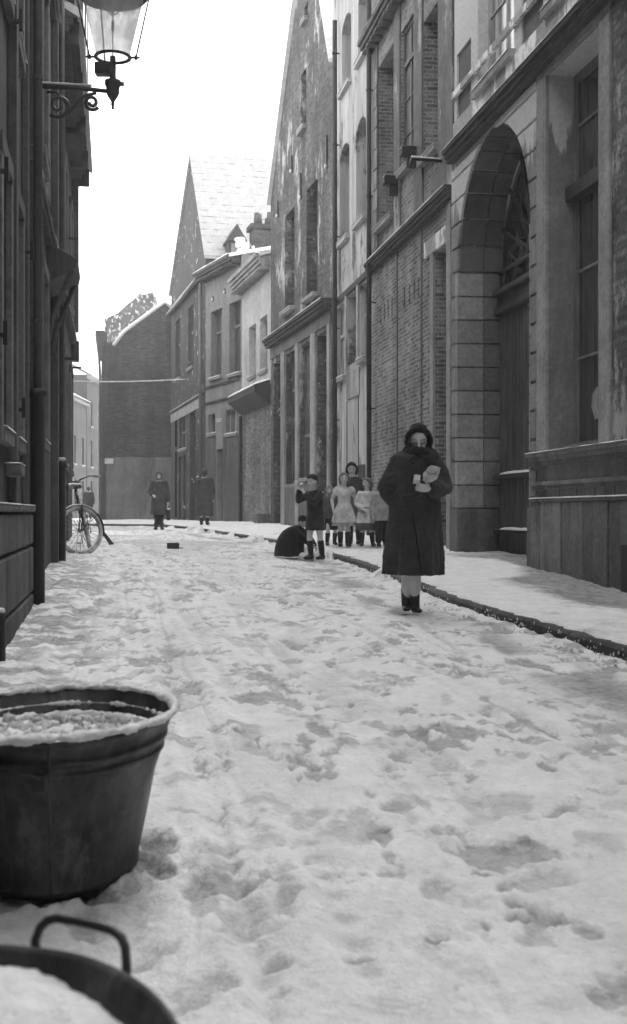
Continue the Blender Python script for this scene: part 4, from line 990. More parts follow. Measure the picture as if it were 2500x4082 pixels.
MB().box(-.19, .0, -.07, .07, pz(300), pz(252)).box(-.17, -.02, -.085, .085, pz(292), pz(262)).build('gas_regulator', LI, lamp, bevel=.015)
rb, rt, zb_, zt_ = .185, .355, pz(228), pz(-16)
def hexp(r, z, n=6, ph=PI/6): return [(r*math.cos(2*PI*i/n+ph), r*math.sin(2*PI*i/n+ph), z) for i in range(n)]
rg = MB(); rg.tube([(rb*math.cos(2*PI*i/32), rb*math.sin(2*PI*i/32), zb_) for i in range(32)], [(.022, .016)]*32, 8, closed=True)
rg.build('lower_ring', LI, lamp, True)
n = NT('lamp_glass', .15, .5); n.b.inputs['Base Color'].default_value = g3(.75); n.b.inputs['Alpha'].default_value = 1
tr_ = n.N('ShaderNodeBsdfTransparent'); tl = n.N('ShaderNodeBsdfTranslucent'); ms = n.N('ShaderNodeMixShader'); ms2 = n.N('ShaderNodeMixShader')
tl.inputs[0].default_value = g3(.8); n.L(n.ramp(n.noise(3.2, 5, .7), .35, .7, .45, .78), ms.inputs[0]); n.L(tr_.outputs[0], ms.inputs[1]); n.L(tl.outputs[0], ms.inputs[2])
ms2.inputs[0].default_value = .15; n.L(ms.outputs[0], ms2.inputs[1]); n.L(n.b.outputs[0], ms2.inputs[2])
n.L(ms2.outputs[0], n.t.nodes['Material Output'].inputs[0]); LG = n.m
lgm = MB(); N = 24
lgm.add([((rb-.01)*math.cos(2*PI*i/N), (rb-.01)*math.sin(2*PI*i/N), zb_) for i in range(N)]+[((rt-.02)*math.cos(2*PI*i/N), (rt-.02)*math.sin(2*PI*i/N), zt_) for i in range(N)], [(i, (i+1) % N, (i+1) % N+N, i+N) for i in range(N)])
lgm.build('glass', LG, lamp, True)
for a in (.06, PI+.06, PI/2+.5):
    rd = MB(); p0 = (.25*math.cos(a), .25*math.sin(a), zb_); p1 = (.40*math.cos(a), .40*math.sin(a), zt_+.03)
    rd.tube([p0, p1], .009, 6); rd.tube([(rb*math.cos(a), rb*math.sin(a), zb_), (.27*math.cos(a), .27*math.sin(a), zb_)], .012, 6); rd.ell(p0, (.022, .022, .03), 8); rd.ell((.28*math.cos(a), .28*math.sin(a), zb_), (.016, .016, .012), 8)
    rd.build('stay_rod', LI, lamp, True)
hood = MB(); lathe(hood, [(zt_-.03, rt+.0), (zt_, rt+.03), (zt_+.05, rt+.035), (zt_+.12, rt*.92), (zt_+.26, rt*.45), (zt_+.32, rt*.32), (zt_+.42, rt*.34), (zt_+.50, .05), (zt_+.6, .01)], 28)
ho = hood.build('hood', LI, lamp, True); MB().rings([(0, 0, zt_+.14, rt*.93, rt*.93), (0, 0, zt_+.20, rt*.8, rt*.8), (0, 0, zt_+.30, rt*.4, rt*.4)], 28).build('snow_cap', SNOW, ho, True)
bn = MB().tube([(0, 0, zb_), (.0, 0, pz(60)), (.012, 0, pz(20))], .006, 6).tube([(0, 0, pz(120)), (0, 0, pz(85))], .016, 8)
for i in range(4): a = i*PI/2+.4; bn.tube([(.01*math.cos(a), .01*math.sin(a), pz(60)), (.06*math.cos(a), .06*math.sin(a), pz(48)), (.06*math.cos(a), .06*math.sin(a), pz(35))], .008, 6)
bn.build('burner', LI, lamp, True)
# ------------------------------------------------------------------ tubs
def tub(lbl, x, y, gz0, rz_, Rx, Ry, H, seed, fillmode, handles):
    t = thing('wash_tub', lbl, 'tub', (x, y, gz0-.006))
    n = NT('dull_zinc', .42, .45); st = n.noise(1.2, 6, .7, n.mapv((5, 5, .6)))
    sc__ = n.ramp(n.noise(9, 7, .75, n.mapv((1, 1, .4))), .52, .66); n.color(n.mix(n.math('MULTIPLY', sc__, .7), n.math('MULTIPLY', n.ramp(st, .35, .65, .016, .058), n.ramp(n.noise(25, 4), .3, .7, .7, 1.3)), .12)); n.L(n.ramp(n.noise(6, 6, .7), .3, .7, .35, .7), n.b.inputs['Roughness']); n.b.inputs['Metallic'].default_value = .25; n.bump(n.math('ADD', st, n.math('MULTIPLY', n.noise(9, 3), .4)), .25, .01); TM = n.m
    prof = [(0, .665), (.03, .675), (.035, .69), (.05, .69), (.055, .68), (.4, .765), (.62, .83), (.76, .885), (.765, .90), (.79, .905), (.795, .895), (.84, .915), (.845, .93), (.87, .935), (.875, .925), (.96, .965), (.97, .985), (1.0, 1.0), (1.005, .985), (.99, .965)]
    inner = [(.87, .915), (.86, .90), (.84, .90), (.83, .885), (.70, .83), (.55, .77)]
    rs = [(0, 0, 0, Rx*.3, Ry*.3)]+[(0, 0, z*H, Rx*r, Ry*r) for z, r in prof+inner]
    mb = MB().rings(rs, 72, cap=True); mb.f = mb.f[:-1]
    body = mb.build('body', TM, t, True)
    body.data.shade_smooth(); noise_disp(body, .0045, 7, seed)
    # snow on rim
    nn = 420; P = []; R = []
    for i in range(nn):
        a = 2*PI*i/nn; P.append((Rx*.992*math.cos(a), Ry*.992*math.sin(a), H*1.0+.008)); k = float(fbm(np.array(a*4+seed), np.array(seed*1.), 4, 3))
        k2 = float(fbm(np.array(a*22+seed), np.array(seed*2.), 3, 9)); R.append((.003+.010*k+.012*k2, .002+.007*k+.010*k2))
    if fillmode == 1: noise_disp(noise_disp(MB().tube(P, R, 14, up=(0,0,1), closed=True).build('rim_snow', SNOW, t, True), .006, 28), .004, 75, 3)
    P = []; R = []
    if fillmode == 1:
        for i in range(nn): a = 2*PI*i/nn; P.append((Rx*.845*math.cos(a), Ry*.845*math.sin(a), H*.84)); k = float(fbm(np.array(a*5+seed), np.array(seed+4.), 4, 3)); R.append((.006+.012*k, .006+.012*k))
        noise_disp(noise_disp(MB().tube(P, R, 12, up=(0,0,1), closed=True).build('ledge_snow', SNOW, t, True), .006, 28), .004, 75, 3)
        P = []; R = []
        for i in range(nn): a = 2*PI*i/nn; P.append((Rx*.905*math.cos(a), Ry*.905*math.sin(a), H*.915)); k = float(fbm(np.array(a*14+seed), np.array(seed+9.), 3, 3)); R.append((max(.001, .018*(k-.4)), max(.001, .022*(k-.4))))
        MB().tube(P, R, 8, up=(0,0,1), closed=True).build('seam_snow', SNOW, t, True)
    # filling
    m = 90; xs = np.linspace(-1, 1, m); XX, YY = np.meshgrid(xs, xs); rr = np.sqrt(XX**2+YY**2); k_ = np.minimum(1, 1/np.maximum(np.maximum(abs(XX), abs(YY))/np.maximum(rr, 1e-6), 1e-6))
    XX, YY = XX*np.sqrt(1-YY**2/2), YY*np.sqrt(1-XX**2/2)
    if fillmode == 1: ZZ = H*.80+.02*fbm(XX*7+seed, YY*9, 3, 6)+.022*(1-np.abs(2*fbm(XX*11, YY*15+seed, 3, 16)-1))+.02*(-YY); sc_ = .845
    else: ZZ = H*.955-.018*sstep(-.1, .9, XX)+.03*(fbm(XX*2+seed, YY*2, 3, 6)-.5)+.03*(fbm(XX*6+seed, YY*6, 4, 8)-.5)-.008*sstep(.85, .99, np.sqrt(XX**2+YY**2)); sc_ = .965
    wr = np.zeros_like(XX)
    if fillmode == 1: wr = .75*sstep(.42, .56, fbm(XX*6+2, YY*7, 4, 26))*sstep(-.3, .5, YY+.4*(fbm(XX*3, YY*3, 2, 9)-.5))
    fo = grid_mesh('packed_snow', XX*Rx*sc_, YY*Ry*sc_, ZZ, wr, GM); fo.parent = t
    if fillmode == 1:
        cl = [(random.uniform(-.7, .75)*Rx, random.uniform(-.75, .6)*Ry) for _ in range(150)]
        ob = clods('snow_lump', [(a, b, H*.82+.02, tuple(random.uniform(.008, .026)*q_ for q_ in (1, 1, .7))) for a, b in cl if (a/Rx)**2+(b/Ry)**2 < .62], t); ob['kind'] = 'stuff'
    # vertical seam, lugs and handles
    for a in (-1.75, -1.35):
        P = [(Rx*(.69+.0022*0+(.29*q))*1.003*math.cos(a), Ry*(.69+.29*q)*1.003*math.sin(a), H*(.05+.92*q)) for q in [i/8 for i in range(9)]]
        MB().tube(P, .0025, 6).build('seam', TM, t, True)
    for P in handles:
        h = MB().tube(P, .0065, 10).build('handle', m_plain('handle_iron', .03, .4), t, True)
    return t
t1 = tub('dark oval zinc tub with snowy rim and lumpy frozen snow inside', -.715, 3.5, gz(-.715, 3.5)-.012, 0, .326, .47, .428, 3., 1,
    [[(-.075, .475, .395), (-.07, .51, .412), (-.05, .525, .428), (.05, .525, .428), (.09, .51, .412), (.095, .47, .395)],
     [(-.07, -.45, .33), (-.07, -.475, .345), (-.06, -.485, .352), (.03, -.485, .352), (.05, -.478, .345), (.05, -.455, .33)]])
for q in (-.07, .05): MB().box(q-.018, q+.018, -.475, -.44, .31, .35).build('handle_lug', m_plain('handle_iron', .03, .4), t1, bevel=.004)
def w2(px, py, Y_): return ((px-CX)/F*Y_+.45, Y_-1.22, ZC+(CY-py)/F*Y_-.06)
t2 = tub('blurred zinc tub with raised wire handle and snow heap, at the bottom left corner', -.45, 1.22, .06, 0, .33, .47, .466, 8., 2,
    [[w2(148, 3790, 1.70), w2(140, 3735, 1.72), w2(160, 3680, 1.72), w2(190, 3652, 1.72), w2(225, 3643, 1.72), w2(300, 3655, 1.71), w2(380, 3672, 1.70), w2(450, 3692, 1.68), w2(485, 3720, 1.67), w2(500, 3760, 1.66), w2(505, 3830, 1.65), w2(503, 3900, 1.64)]])
# wet hollow of bared cobbles at the tub's foot is part of the road; a small stone beside it
# ------------------------------------------------------------------ bicycle against the wall
bk = thing('bicycle', 'snow dusted bicycle leaning on the left wall with its front wheel turned', 'bicycle', (-3.39, 19.0, gz(-3.40, 19.0)+.005)); bk.scale = (1.06,)*3
bk.rotation_mode = 'ZYX' if False else 'XYZ'
BM = m_plain('black_enamel', .03, .3); RB = m_plain('snow_dusted_tyre', .42, .9, .5); CHR = m_plain('dull_chrome', .25, .35, metal=.6); SN2 = SNOW
lean = math.radians(13)
Rw = .345
hd_ = Vector((.16, -1, 0)).normalized()
base = Matrix.Rotation(math.atan2(hd_.y, hd_.x), 4, 'Z') @ Matrix.Rotation(lean, 4, 'X')
def TB(p): return base @ Vector(p)
def tubeB(mb, pts, r, n=8): return mb.tube([TB(p) for p in pts], r, n)
# frame coordinates: x forward, front wheel contact at 0,0,0 ; rear wheel at -1.12
fr = MB(); A0 = (-1.12, 0, Rw); BBk = (-.68, 0, .28); ST = (-.86, 0, .88); HT1 = (-.20, 0, .90); HT0 = (-.15, 0, .72)
for a, b in ((A0, BBk), (A0, ST), (BBk, ST), (BBk, HT0), (ST, HT1), (HT1, HT0)): tubeB(fr, [a, b], .016)
tubeB(fr, [HT1, (-.23, 0, 1.0)], .014); tubeB(fr, [ST, (-.885, 0, .97)], .013)
fr.build('frame', BM, bk, True)
fs = MB(); tubeB(fs, [(ST[0], 0, ST[2]+.02), (HT1[0], 0, HT1[2]+.02)], .010, 6); fs.build('snow_line', SNOW, bk, True)
steer = Matrix.Rotation(math.radians(-62), 4, 'Z')
def FW_(p):                                                    # steered front assembly around the head axis
    return base @ (steer @ Vector((p[0]+.07, p[1], p[2])) - Vector((.07, 0, 0)))
def wheel(name, T, c):
    w_ = MB(); N_ = 48; ring = lambda r, y=0: [T((c[0]+r*math.cos(2*PI*i/N_), y, c[2]+r*math.sin(2*PI*i/N_))) for i in range(N_)]
    ax = (T((0, 1, 0))-T((0, 0, 0))).normalized()
    wo = MB().tube(ring(Rw-.012), .027, 8, up=ax, closed=True).build('wheel', RB, bk, True)
    MB().tube(ring(Rw-.040), .012, 6, up=ax, closed=True).build('rim', CHR, wo, True)
    sp = MB()
    for i in range(28): a = 2*PI*i/28; a2 = a+(.5 if i % 2 else -.5); sp.tube([T((c[0]+.025*math.cos(a2), .025*(-1)**(i//2), c[2]+.025*math.sin(a2))), T((c[0]+(Rw-.04)*math.cos(a), 0, c[2]+(Rw-.04)*math.sin(a)))], .0028, 4)
    sp.tube([T((c[0], -.045, c[2])), T((c[0], .045, c[2]))], .022, 10); spo = sp.build('spoke', CHR, wo, True)
    sn_ = MB(); arc = [T((c[0]+(Rw-.050)*math.cos(a), 0, c[2]+(Rw-.050)*math.sin(a))) for a in [PI+.35+(PI-.7)*i/24 for i in range(25)]]
    sn_.tube(arc, [(.016, .010+.006*random.random()) for _ in arc], 6, up=ax); sn_.build('snow_line', SNOW, wo, True)
    # outer snow film on tyre
    arc = [T((c[0]+(Rw+.004)*math.cos(a), -.0, c[2]+(Rw+.004)*math.sin(a))) for a in [-.55*PI+(1.1*PI)*i/24 for i in range(25)]]
    mg = MB(); arc = [(c[0]+(Rw+.03)*math.cos(a), c[2]+(Rw+.03)*math.sin(a)) for a in [math.radians(d) for d in range(60, 205, 6)]]
    vs = [T((x, y, z)) for x, z in arc for y in (-.03, 0, .03)]
    mg.add(vs, [(i*3+j, i*3+j+1, i*3+j+4, i*3+j+3) for i in range(len(arc)-1) for j in (0, 1)]); mo = mg.build('mudguard', BM, bk, True)
    md = mo.modifiers.new('s', 'SOLIDIFY'); md.thickness = .004
    sg = MB().tube([T((x, 0, z+.006)) for x, z in arc[:16]], [(.022, .009+.005*random.random()) for _ in arc[:16]], 6, up=(0,0,1)).build('snow_cap', SNOW, mo, True)
    return wo, mo
wheel('rear_wheel', TB, (-1.12, 0, Rw)); wf, mg_ = wheel('front_wheel', FW_, (0, 0, Rw))
a = math.radians(200); x_, z_ = (Rw+.03)*math.cos(a), Rw+(Rw+.03)*math.sin(a)
MB().add([FW_(p) for p in [(x_+.01, -.04, z_+.05), (x_+.01, .04, z_+.05), (x_-.09, .07, z_-.17), (x_-.09, -.07, z_-.17), (x_+.004, -.04, z_+.05), (x_+.004, .04, z_+.05), (x_-.098, .07, z_-.17), (x_-.098, -.07, z_-.17)]], [(0,1,2,3), (7,6,5,4), (0,3,7,4), (1,5,6,2), (2,6,7,3), (0,4,5,1)]).build('mud_flap', m_plain('black_rubber', .03), mg_)
fk = MB()
for sy_ in (-.045, .045): fk.tube([FW_((0, sy_, Rw)), FW_((-.06, sy_, .5)), FW_((-.11, sy_*.9, .71))], [.009, .011, .013], 8); fk.tube([FW_((0, sy_, Rw)), FW_(((Rw+.03)*math.cos(math.radians(150)), sy_*.8, Rw+(Rw+.03)*math.sin(math.radians(150))))], .005, 6)
fk.build('fork', BM, bk, True)
hb = MB().tube([FW_((-.36, -.28, 1.04)), FW_((-.22, -.27, 1.08)), FW_((-.13, -.12, 1.06)), FW_((-.15, 0, 1.03)), FW_((-.13, .12, 1.06)), FW_((-.22, .27, 1.08)), FW_((-.36, .28, 1.04))], .012, 8).build('handlebar', CHR, bk, True)
for s_ in (-1, 1): MB().tube([FW_((-.26, .278*s_, 1.068)), FW_((-.37, .282*s_, 1.038))], .019, 8).build('grip', RB, hb, True)
MB().tube([FW_((-.06, 0, 1.0)), FW_((.0, 0, 1.0)), FW_((.04, 0, 1.0))], [.03, .045, .05], 12).build('headlamp', CHR, bk, True)
sd_ = MB(); sd_.ell(TB((-.93, 0, 1.0)), (.10, .13, .035), 14).ell(TB((-.80, 0, 1.0)), (.05, .10, .025), 12); so_ = sd_.melt('saddle', m_plain('worn_leather', .03, .6), bk, .008)
MB().ell(TB((-.90, 0, 1.035)), (.09, .13, .02), 12).build('snow_cap', SNOW, so_, True)
rk_ = MB(); 
for y in (-.05, .05): tubeB(rk_, [(-.95, y, .78), (-1.35, y, .78)], .006, 6); tubeB(rk_, [(-1.30, y, .78), (-1.12, y, Rw)], .005, 6)
rk_.build('luggage_rack', BM, bk, True); MB().add([TB(p) for p in [(-.97, -.05, .79), (-.97, .05, .79), (-1.35, .05, .79), (-1.35, -.05, .79), (-.97, -.05, .81), (-.97, .05, .81), (-1.35, .05, .81), (-1.35, -.05, .81)]], [(0,3,2,1), (4,5,6,7), (0,1,5,4), (2,3,7,6), (1,2,6,5), (3,0,4,7)]).build('snow_cap', SNOW, bk)
ck = MB(); tubeB(ck, [(-.68, -.07, .28), (-.56, -.08, .17)], .009); tubeB(ck, [(-.68, .07, .28), (-.80, .08, .39)], .009); ck.tube([TB((-.68, -.05, .28+.09*0)), TB((-.68, -.045, .28))], .09, 20)
cko = ck.build('crank', CHR, bk, True)
for x_, y_, z_ in ((-.56, -.13, .17), (-.80, .13, .39)): MB().tube([TB((x_-.04, y_, z_)), TB((x_+.04, y_, z_))], [(.045, .012)]*2, 8).build('pedal', RB, bk, True)
# ------------------------------------------------------------------ small things
X_, Y_ = onground(690, 2188)
o = thing('wooden_block', 'dark rectangular block lying on the snowy road far up the street', 'block', (X_, Y_, gz(X_, Y_)+.0), .25)
MB().box(-.10, .10, -.06, .06, 0, .105).build('block', m_wood('wet_wood', .05), o, bevel=.008); MB().tube([(.08, .0, .02), (.17, -.03, .015)], .010, 6).build('stick', m_wood('wet_wood', .05), o, True)
X_, Y_ = -1.93, 7.75
o = thing('iron_post', 'short iron post with a cap of snow by the left wall', 'post', (X_, Y_, gz(X_, Y_)-.02))
MB().tube([(0, 0, 0), (0, 0, .30), (0, 0, .315)], [.028, .026, .02], 12).build('shaft', IRON, o, True); MB().ell((0, 0, .325), (.026, .026, .02), 10).build('snow_cap', SNOW, o, True)
wp = [Vector((-11.9, 52.6, ZC+(CY-1512)/F*52.6)), Vector((-5.35, 52.4, ZC+(CY-1512)/F*52.4))]
wm = MB().tube([wp[0].lerp(wp[1], i/20)+Vector((0, 0, -.10*math.sin(PI*i/20))) for i in range(21)], .028, 6).build('overhead_cable', m_plain('rimed_cable', .6), None, True)
tag(wm, 'snow crusted cable strung across the street before the blank gable wall', 'cable')
X_ = (434-CX)/F*57.5
sg = thing('street_sign', 'small white plate at the lower left of the blank gable wall', 'sign', (X_, 57.56, ZC+(CY-1838)/F*57.5))
MB().box(-.19, .19, -.02, .02, -.115, .115).build('plate', m_plain('enamel_white', .62, .1), sg, bevel=.01); MB().box(-.21, .21, -.012, .025, -.135, .135).build('frame', m_plain('plate_edge', .3), sg, bevel=.01)

Z0 = Front('row_house', 'unseen house added behind the viewer to block sky light', 'house', (8.5, -9.2), (-.9, -9.2))  # unseen house, added to keep sky light from behind off the foreground
for k in range(4):
    for z in (1.4, 4.9, 8.2): Z0.window(.9+k*2.3, 2.0+k*2.3, z, z+1.9, depth=.14, fm=FW, gm=GL)
Z0.wall([(0, -.5), (Z0.L, -.5), (Z0.L, 12.5), (0, 12.5)], LP, 7)
roof(Z0, [(0, -.4, 12.5), (Z0.L, -.4, 12.5), (Z0.L, 3.5, 15), (0, 3.5, 15), (Z0.L, 7.2, 12.5), (0, 7.2, 12.5)], [(0,1,2,3), (3,2,4,5)], SNOW)
# ------------------------------------------------------------------ people
SKIN = m_plain('skin', .58, .55, .08, 9, .35, .08); SKINK = SKIN
HAIRD = m_cloth('dark_hair', .022, 1.5); HAIRB = m_cloth('fair_hair', .16, 1.5); BOOT = m_plain('boot_leather', .022, .45)
def V(*a): return Vector(a)
def hand(mb, wrist, d, n, size, curl=.5, thumb=1):
    """palm, four unequal bent fingers and a thumb; d along the hand, n out of the back of the hand"""
    d = Vector(d).normalized(); n = Vector(n); n = (n-d*n.dot(d)).normalized(); s_ = d.cross(n); s = size
    w_ = Vector(wrist)
    mb.limb([w_, w_+d*s*.22, w_+d*s*.46], [(s*.15, s*.13), (s*.22, s*.13), (s*.23, s*.10)], 10, up=n)
    for k, (off, L_) in enumerate(((-.165, .40), (-.055, .47), (.055, .44), (.165, .34))):
        b = w_+d*s*.48+s_*s*off; c = curl*(1+.12*k); r = s*.052
        d1 = d*math.cos(c*.7)-n*math.sin(c*.7); d2 = d*math.cos(c*1.7)-n*math.sin(c*1.7); d3 = d*math.cos(c*2.5)-n*math.sin(c*2.5)
        p1 = b+d1*s*L_*.45; p2 = p1+d2*s*L_*.32; p3 = p2+d3*s*L_*.23
        mb.limb([b-d*s*.06, b, p1, p2, p3], [r*1.15, r*1.1, r, r*.92, r*.8], 8)
    b = w_+d*s*.14+s_*s*.17*-thumb; t1 = (d*.7-s_*thumb*.75-n*.25*curl*2).normalized(); t2 = (d*.95-s_*thumb*.3-n*.5*curl*2).normalized()
    mb.limb([b, b+t1*s*.22, b+t1*s*.22+t2*s*.2], [s*.075, s*.065, s*.055], 8)
def head(mb, c, hr, yaw=0., pitch=0., rest=True):
    """c centre, hr half height; faces -y before yaw"""
    M = Matrix.Rotation(yaw, 3, 'Z') @ Matrix.Rotation(pitch, 3, 'X'); T = lambda x, y, z: Vector(c)+M @ Vector((x*hr, y*hr, z*hr))
    mb.ell(T(0, .04, .12), (hr*.70, hr*.84, hr*.86), 18, M)                   # skull
    mb.limb([T(0, -.28, .05), T(0, -.36, -.35), T(0, -.42, -.72)], [(hr*.58, hr*.42), (hr*.50, hr*.38), (hr*.24, hr*.2)], 14)   # face and jaw
    mb.limb([T(0, -.76, .12), T(0, -.86, -.06), T(0, -.97, -.22)], [hr*.06, hr*.085, hr*.11], 8)
    for s_ in (-1, 1):
        mb.ell(T(.30*s_, -.66, -.25), (hr*.2, hr*.14, hr*.2), 8)              # cheek
        mb.limb([T(.12*s_, -.76, .20), T(.36*s_, -.70, .22)], [hr*.07, hr*.06], 6)   # brow
        mb.ell(T(.70*s_, .04, -.02), (hr*.08, hr*.16, hr*.24), 8, M)          # ear
    mb.limb([T(-.14, -.80, -.50), T(.14, -.80, -.50)], [hr*.07, hr*.07], 6)   # lips
    return T, M
EYE = m_plain('eye', .015, .3); LIP = m_plain('lip', .15, .5)
def face_bits(T, M, hr, root, closed=False):
    for s_ in (-1, 1):
        mb = MB()
        if closed: mb.limb([T(.14*s_, -.745, .01), T(.28*s_, -.77, -.05), T(.42*s_, -.68, .0)], hr*.035, 6)
        else: mb.ell(T(.28*s_, -.70, .04), (hr*.11, hr*.07, hr*.065), 8, M)
        mb.build('eye', EYE, root, True)
        MB().limb([T(.14*s_, -.80, .25), T(.30*s_, -.80, .30), T(.44*s_, -.68, .24)], hr*.03, 6).build('eyebrow', HAIRD, root, True)
    MB().limb([T(-.18, -.85, -.50), T(0, -.88, -.49), T(.18, -.85, -.50)], hr*.04, 6).build('mouth', LIP, root, True)
def person(label, X, Y, rz, H, kid=True, group=None, legs=None, arms=None, hands=(.5, .5), yaw=0., pitch=.0, hoff=(0, 0), lean=0.,
           top=None, hair=None, boots=True, boot_h=.17, voxel=.007, dz=0., crouch=0., bootmat=None):
    root = thing('person', label, 'person', (X, Y, gz(X, Y)+dz+.01), rz, group)
    hr = H*(.078 if kid else .064); hc = V(hoff[0]*H, hoff[1]*H-.005, H-hr*1.02-crouch*H); sh = .775 if kid else .815
    legs = legs or [[(-.05, 0, .49), (-.052, -.012, .27), (-.05, .012, .05), (-.06, -.075, .02)], [(.05, 0, .49), (.052, -.012, .27), (.05, .012, .05), (.06, -.075, .02)]]
    sw = .105 if kid else .115
    arms = arms or [[(-sw, 0, sh-crouch), (-.145, .01, .62-crouch), (-.15, -.03, .47-crouch)], [(sw, 0, sh-crouch), (.145, .01, .62-crouch), (.15, -.03, .47-crouch)]]
    S = lambda p: Vector(p)*H
    mb = MB(); t = 1.0 if kid else .95
    for l in legs:
        a, b, c, d = [S(p) for p in l]
        mb.limb([a, a.lerp(b, .5), b, b.lerp(c, .35), c], [H*.055*t, H*.048*t, H*.034*t, H*.036*t, H*.022*t], 12)
        mb.limb([c+V(0, .01*H, -.015*H), c.lerp(d, .5)+V(0, 0, -.008*H), d], [(.024*H, .026*H), (.028*H, .022*H), (.026*H, .014*H)], 10, up=(0, 0, 1))
    hip = (S(legs[0][0])+S(legs[1][0]))/2; shm = (S(arms[0][0])+S(arms[1][0]))/2
    mb.limb([hip, hip.lerp(shm, .35), hip.lerp(shm, .75), shm], [(.085*H, .062*H), (.072*H, .055*H), (.09*H, .062*H), (.07*H, .045*H)], 16, up=(0, -1, 0))
    mb.limb([shm, hc-V(0, 0, hr*.5)], [H*.034, H*.032], 10)
    for i, a in enumerate(arms):
        p = [S(q) for q in a]
        mb.limb([p[0], p[0].lerp(p[1], .5), p[1], p[1].lerp(p[2], .4), p[2]], [H*.034, H*.029, H*.024, H*.023, H*.016], 10)
        d = (p[2]-p[1]).normalized(); nrm = V((-1 if i == 0 else 1), 0, .15) if abs(d.z) > .6 else V(0, -.3, 1)
        hand(mb, p[2], d, nrm, H*.10, hands[i], 1 if i == 0 else -1)
    T, M = head(mb, hc, hr, yaw, pitch)
    mb.melt('body', SKINK, root, voxel, 1)
    face_bits(T, M, hr, root)
    bm_ = bootmat or BOOT
    if boots:
        for l in legs:
            b, c, d = [S(p) for p in l[1:]]; f = min(1., (boot_h-l[2][2])/max(.01, (l[1][2]-l[2][2]))) if l[1][2] > l[2][2]+.05 else .5
            q = MB(); q.limb([c.lerp(b, f), c.lerp(b, f*.5), c], [H*.042, H*.038, H*.031], 12); q.limb([c+V(0, .012*H, -.018*H), c.lerp(d, .5)+V(0, 0, -.006*H), d], [(.031*H, .034*H), (.035*H, .029*H), (.034*H, .02*H)], 10, up=(0, 0, 1))
            q.melt('boot', bm_, root, .008, 1)
    if hair: hair(root, T, M, hr)
    return root, S, dict(hip=hip, shm=shm, hc=hc, hr=hr, T=T, M=M, arms=arms, legs=legs, H=H)
def hair_long(mat, length=1.3, part=True):
    def f(root, T, M, hr):
        mb = MB(); mb.ell(T(0, .20, .28), (hr*.80, hr*.86, hr*.82), 18, M)
        for s_ in (-1, 1):
            mb.limb([T(.45*s_, -.35, .75), T(.76*s_, -.1, .3), T(.82*s_, .05, -.3), T(.74*s_, .15, -length)], [hr*.2, hr*.2, hr*.24, hr*.15], 10)
        mb.limb([T(0, .6, .5), T(0, .85, -.2), T(0, .7, -length)], [(hr*.5, hr*.3), (hr*.75, hr*.3), (hr*.6, hr*.2)], 12)
        mb.limb([T(-.5, -.52, .62), T(0, -.66, .80), T(.5, -.52, .62)], [hr*.12]*3, 8)
        noise_disp(mb.melt('hair', mat, root, .008, 1), .006, 60)
    return f
def hair_short(mat):
    def f(root, T, M, hr):
        mb = MB(); mb.ell(T(0, .18, .32), (hr*.78, hr*.86, hr*.80), 18, M); mb.limb([T(-.45, -.5, .66), T(0, -.68, .78), T(.5, -.45, .72)], [hr*.14, hr*.2, hr*.15], 8)
        noise_disp(mb.melt('hair', mat, root, .008, 1), .007, 55)
    return f
def headscarf(mat):
    def f(root, T, M, hr):
        mb = MB(); mb.ell(T(0, .16, .20), (hr*.86, hr*.95, hr*.92), 18, M)
        P = [T(.66*math.cos(a), -.42-.12*math.sin(a), .02+.78*math.sin(a)) for a in [2*PI*i/20 for i in range(20)]]
        mb.tube(P, hr*.14, 8, closed=True); mb.limb([T(0, -.25, -.85), T(0, .2, -.95)], [hr*.35, hr*.5], 10)
        mb.melt('headscarf', mat, root, .008, 1)
    return f
def garment(root, S, I, name, mat, rings, sleeves=0., sr=.046, folds=7, amp=.05, voxel=.009, extra=None, seed=0., cy=0.):
    """rings in units of H: (z, rx, ry[, cx, cy])"""
    H = I['H']; mb = MB()
    fold = lambda a, z: math.sin(folds*a+seed)+.5*math.sin((folds*1.7)//1*a+seed*2+z*4)
    z0 = rings[-1][0]; z1 = rings[0][0]
    rs = []
    for i, r in enumerate(rings):
        cx = r[3] if len(r) > 3 else 0; cy_ = r[4] if len(r) > 4 else cy
        rs.append((cx*H, cy_*H, r[0]*H, r[1]*H, r[2]*H, amp*max(0, (z1-r[0])/(z1-z0)-.25)))
    mb.rings(rs[::-1], 44, fold=fold)
    if sleeves:
        for a in I['arms']:
            p = [S(q) for q in a]; p[0] = p[0]+V(-p[0].x*.06, 0, -.006*H); q = [p[0], p[0].lerp(p[1], .4), p[1]]; R = [H*sr*.90, H*sr*.96, H*sr*.93]
            if sleeves > .5: e = p[1].lerp(p[2], min(1, (sleeves-.5)*2)); q += [p[1].lerp(e, .5), e]; R += [H*sr*.86, H*sr*.75]
            else: q = [p[0], p[0].lerp(p[1], sleeves)]; R = [H*sr, H*sr*1.05]
            mb.limb(q, R, 12)
    if extra: extra(mb, S)
    o = mb.melt(name, mat, root, voxel, 1)
    noise_disp(o, .006*H, 9/H, seed); return o

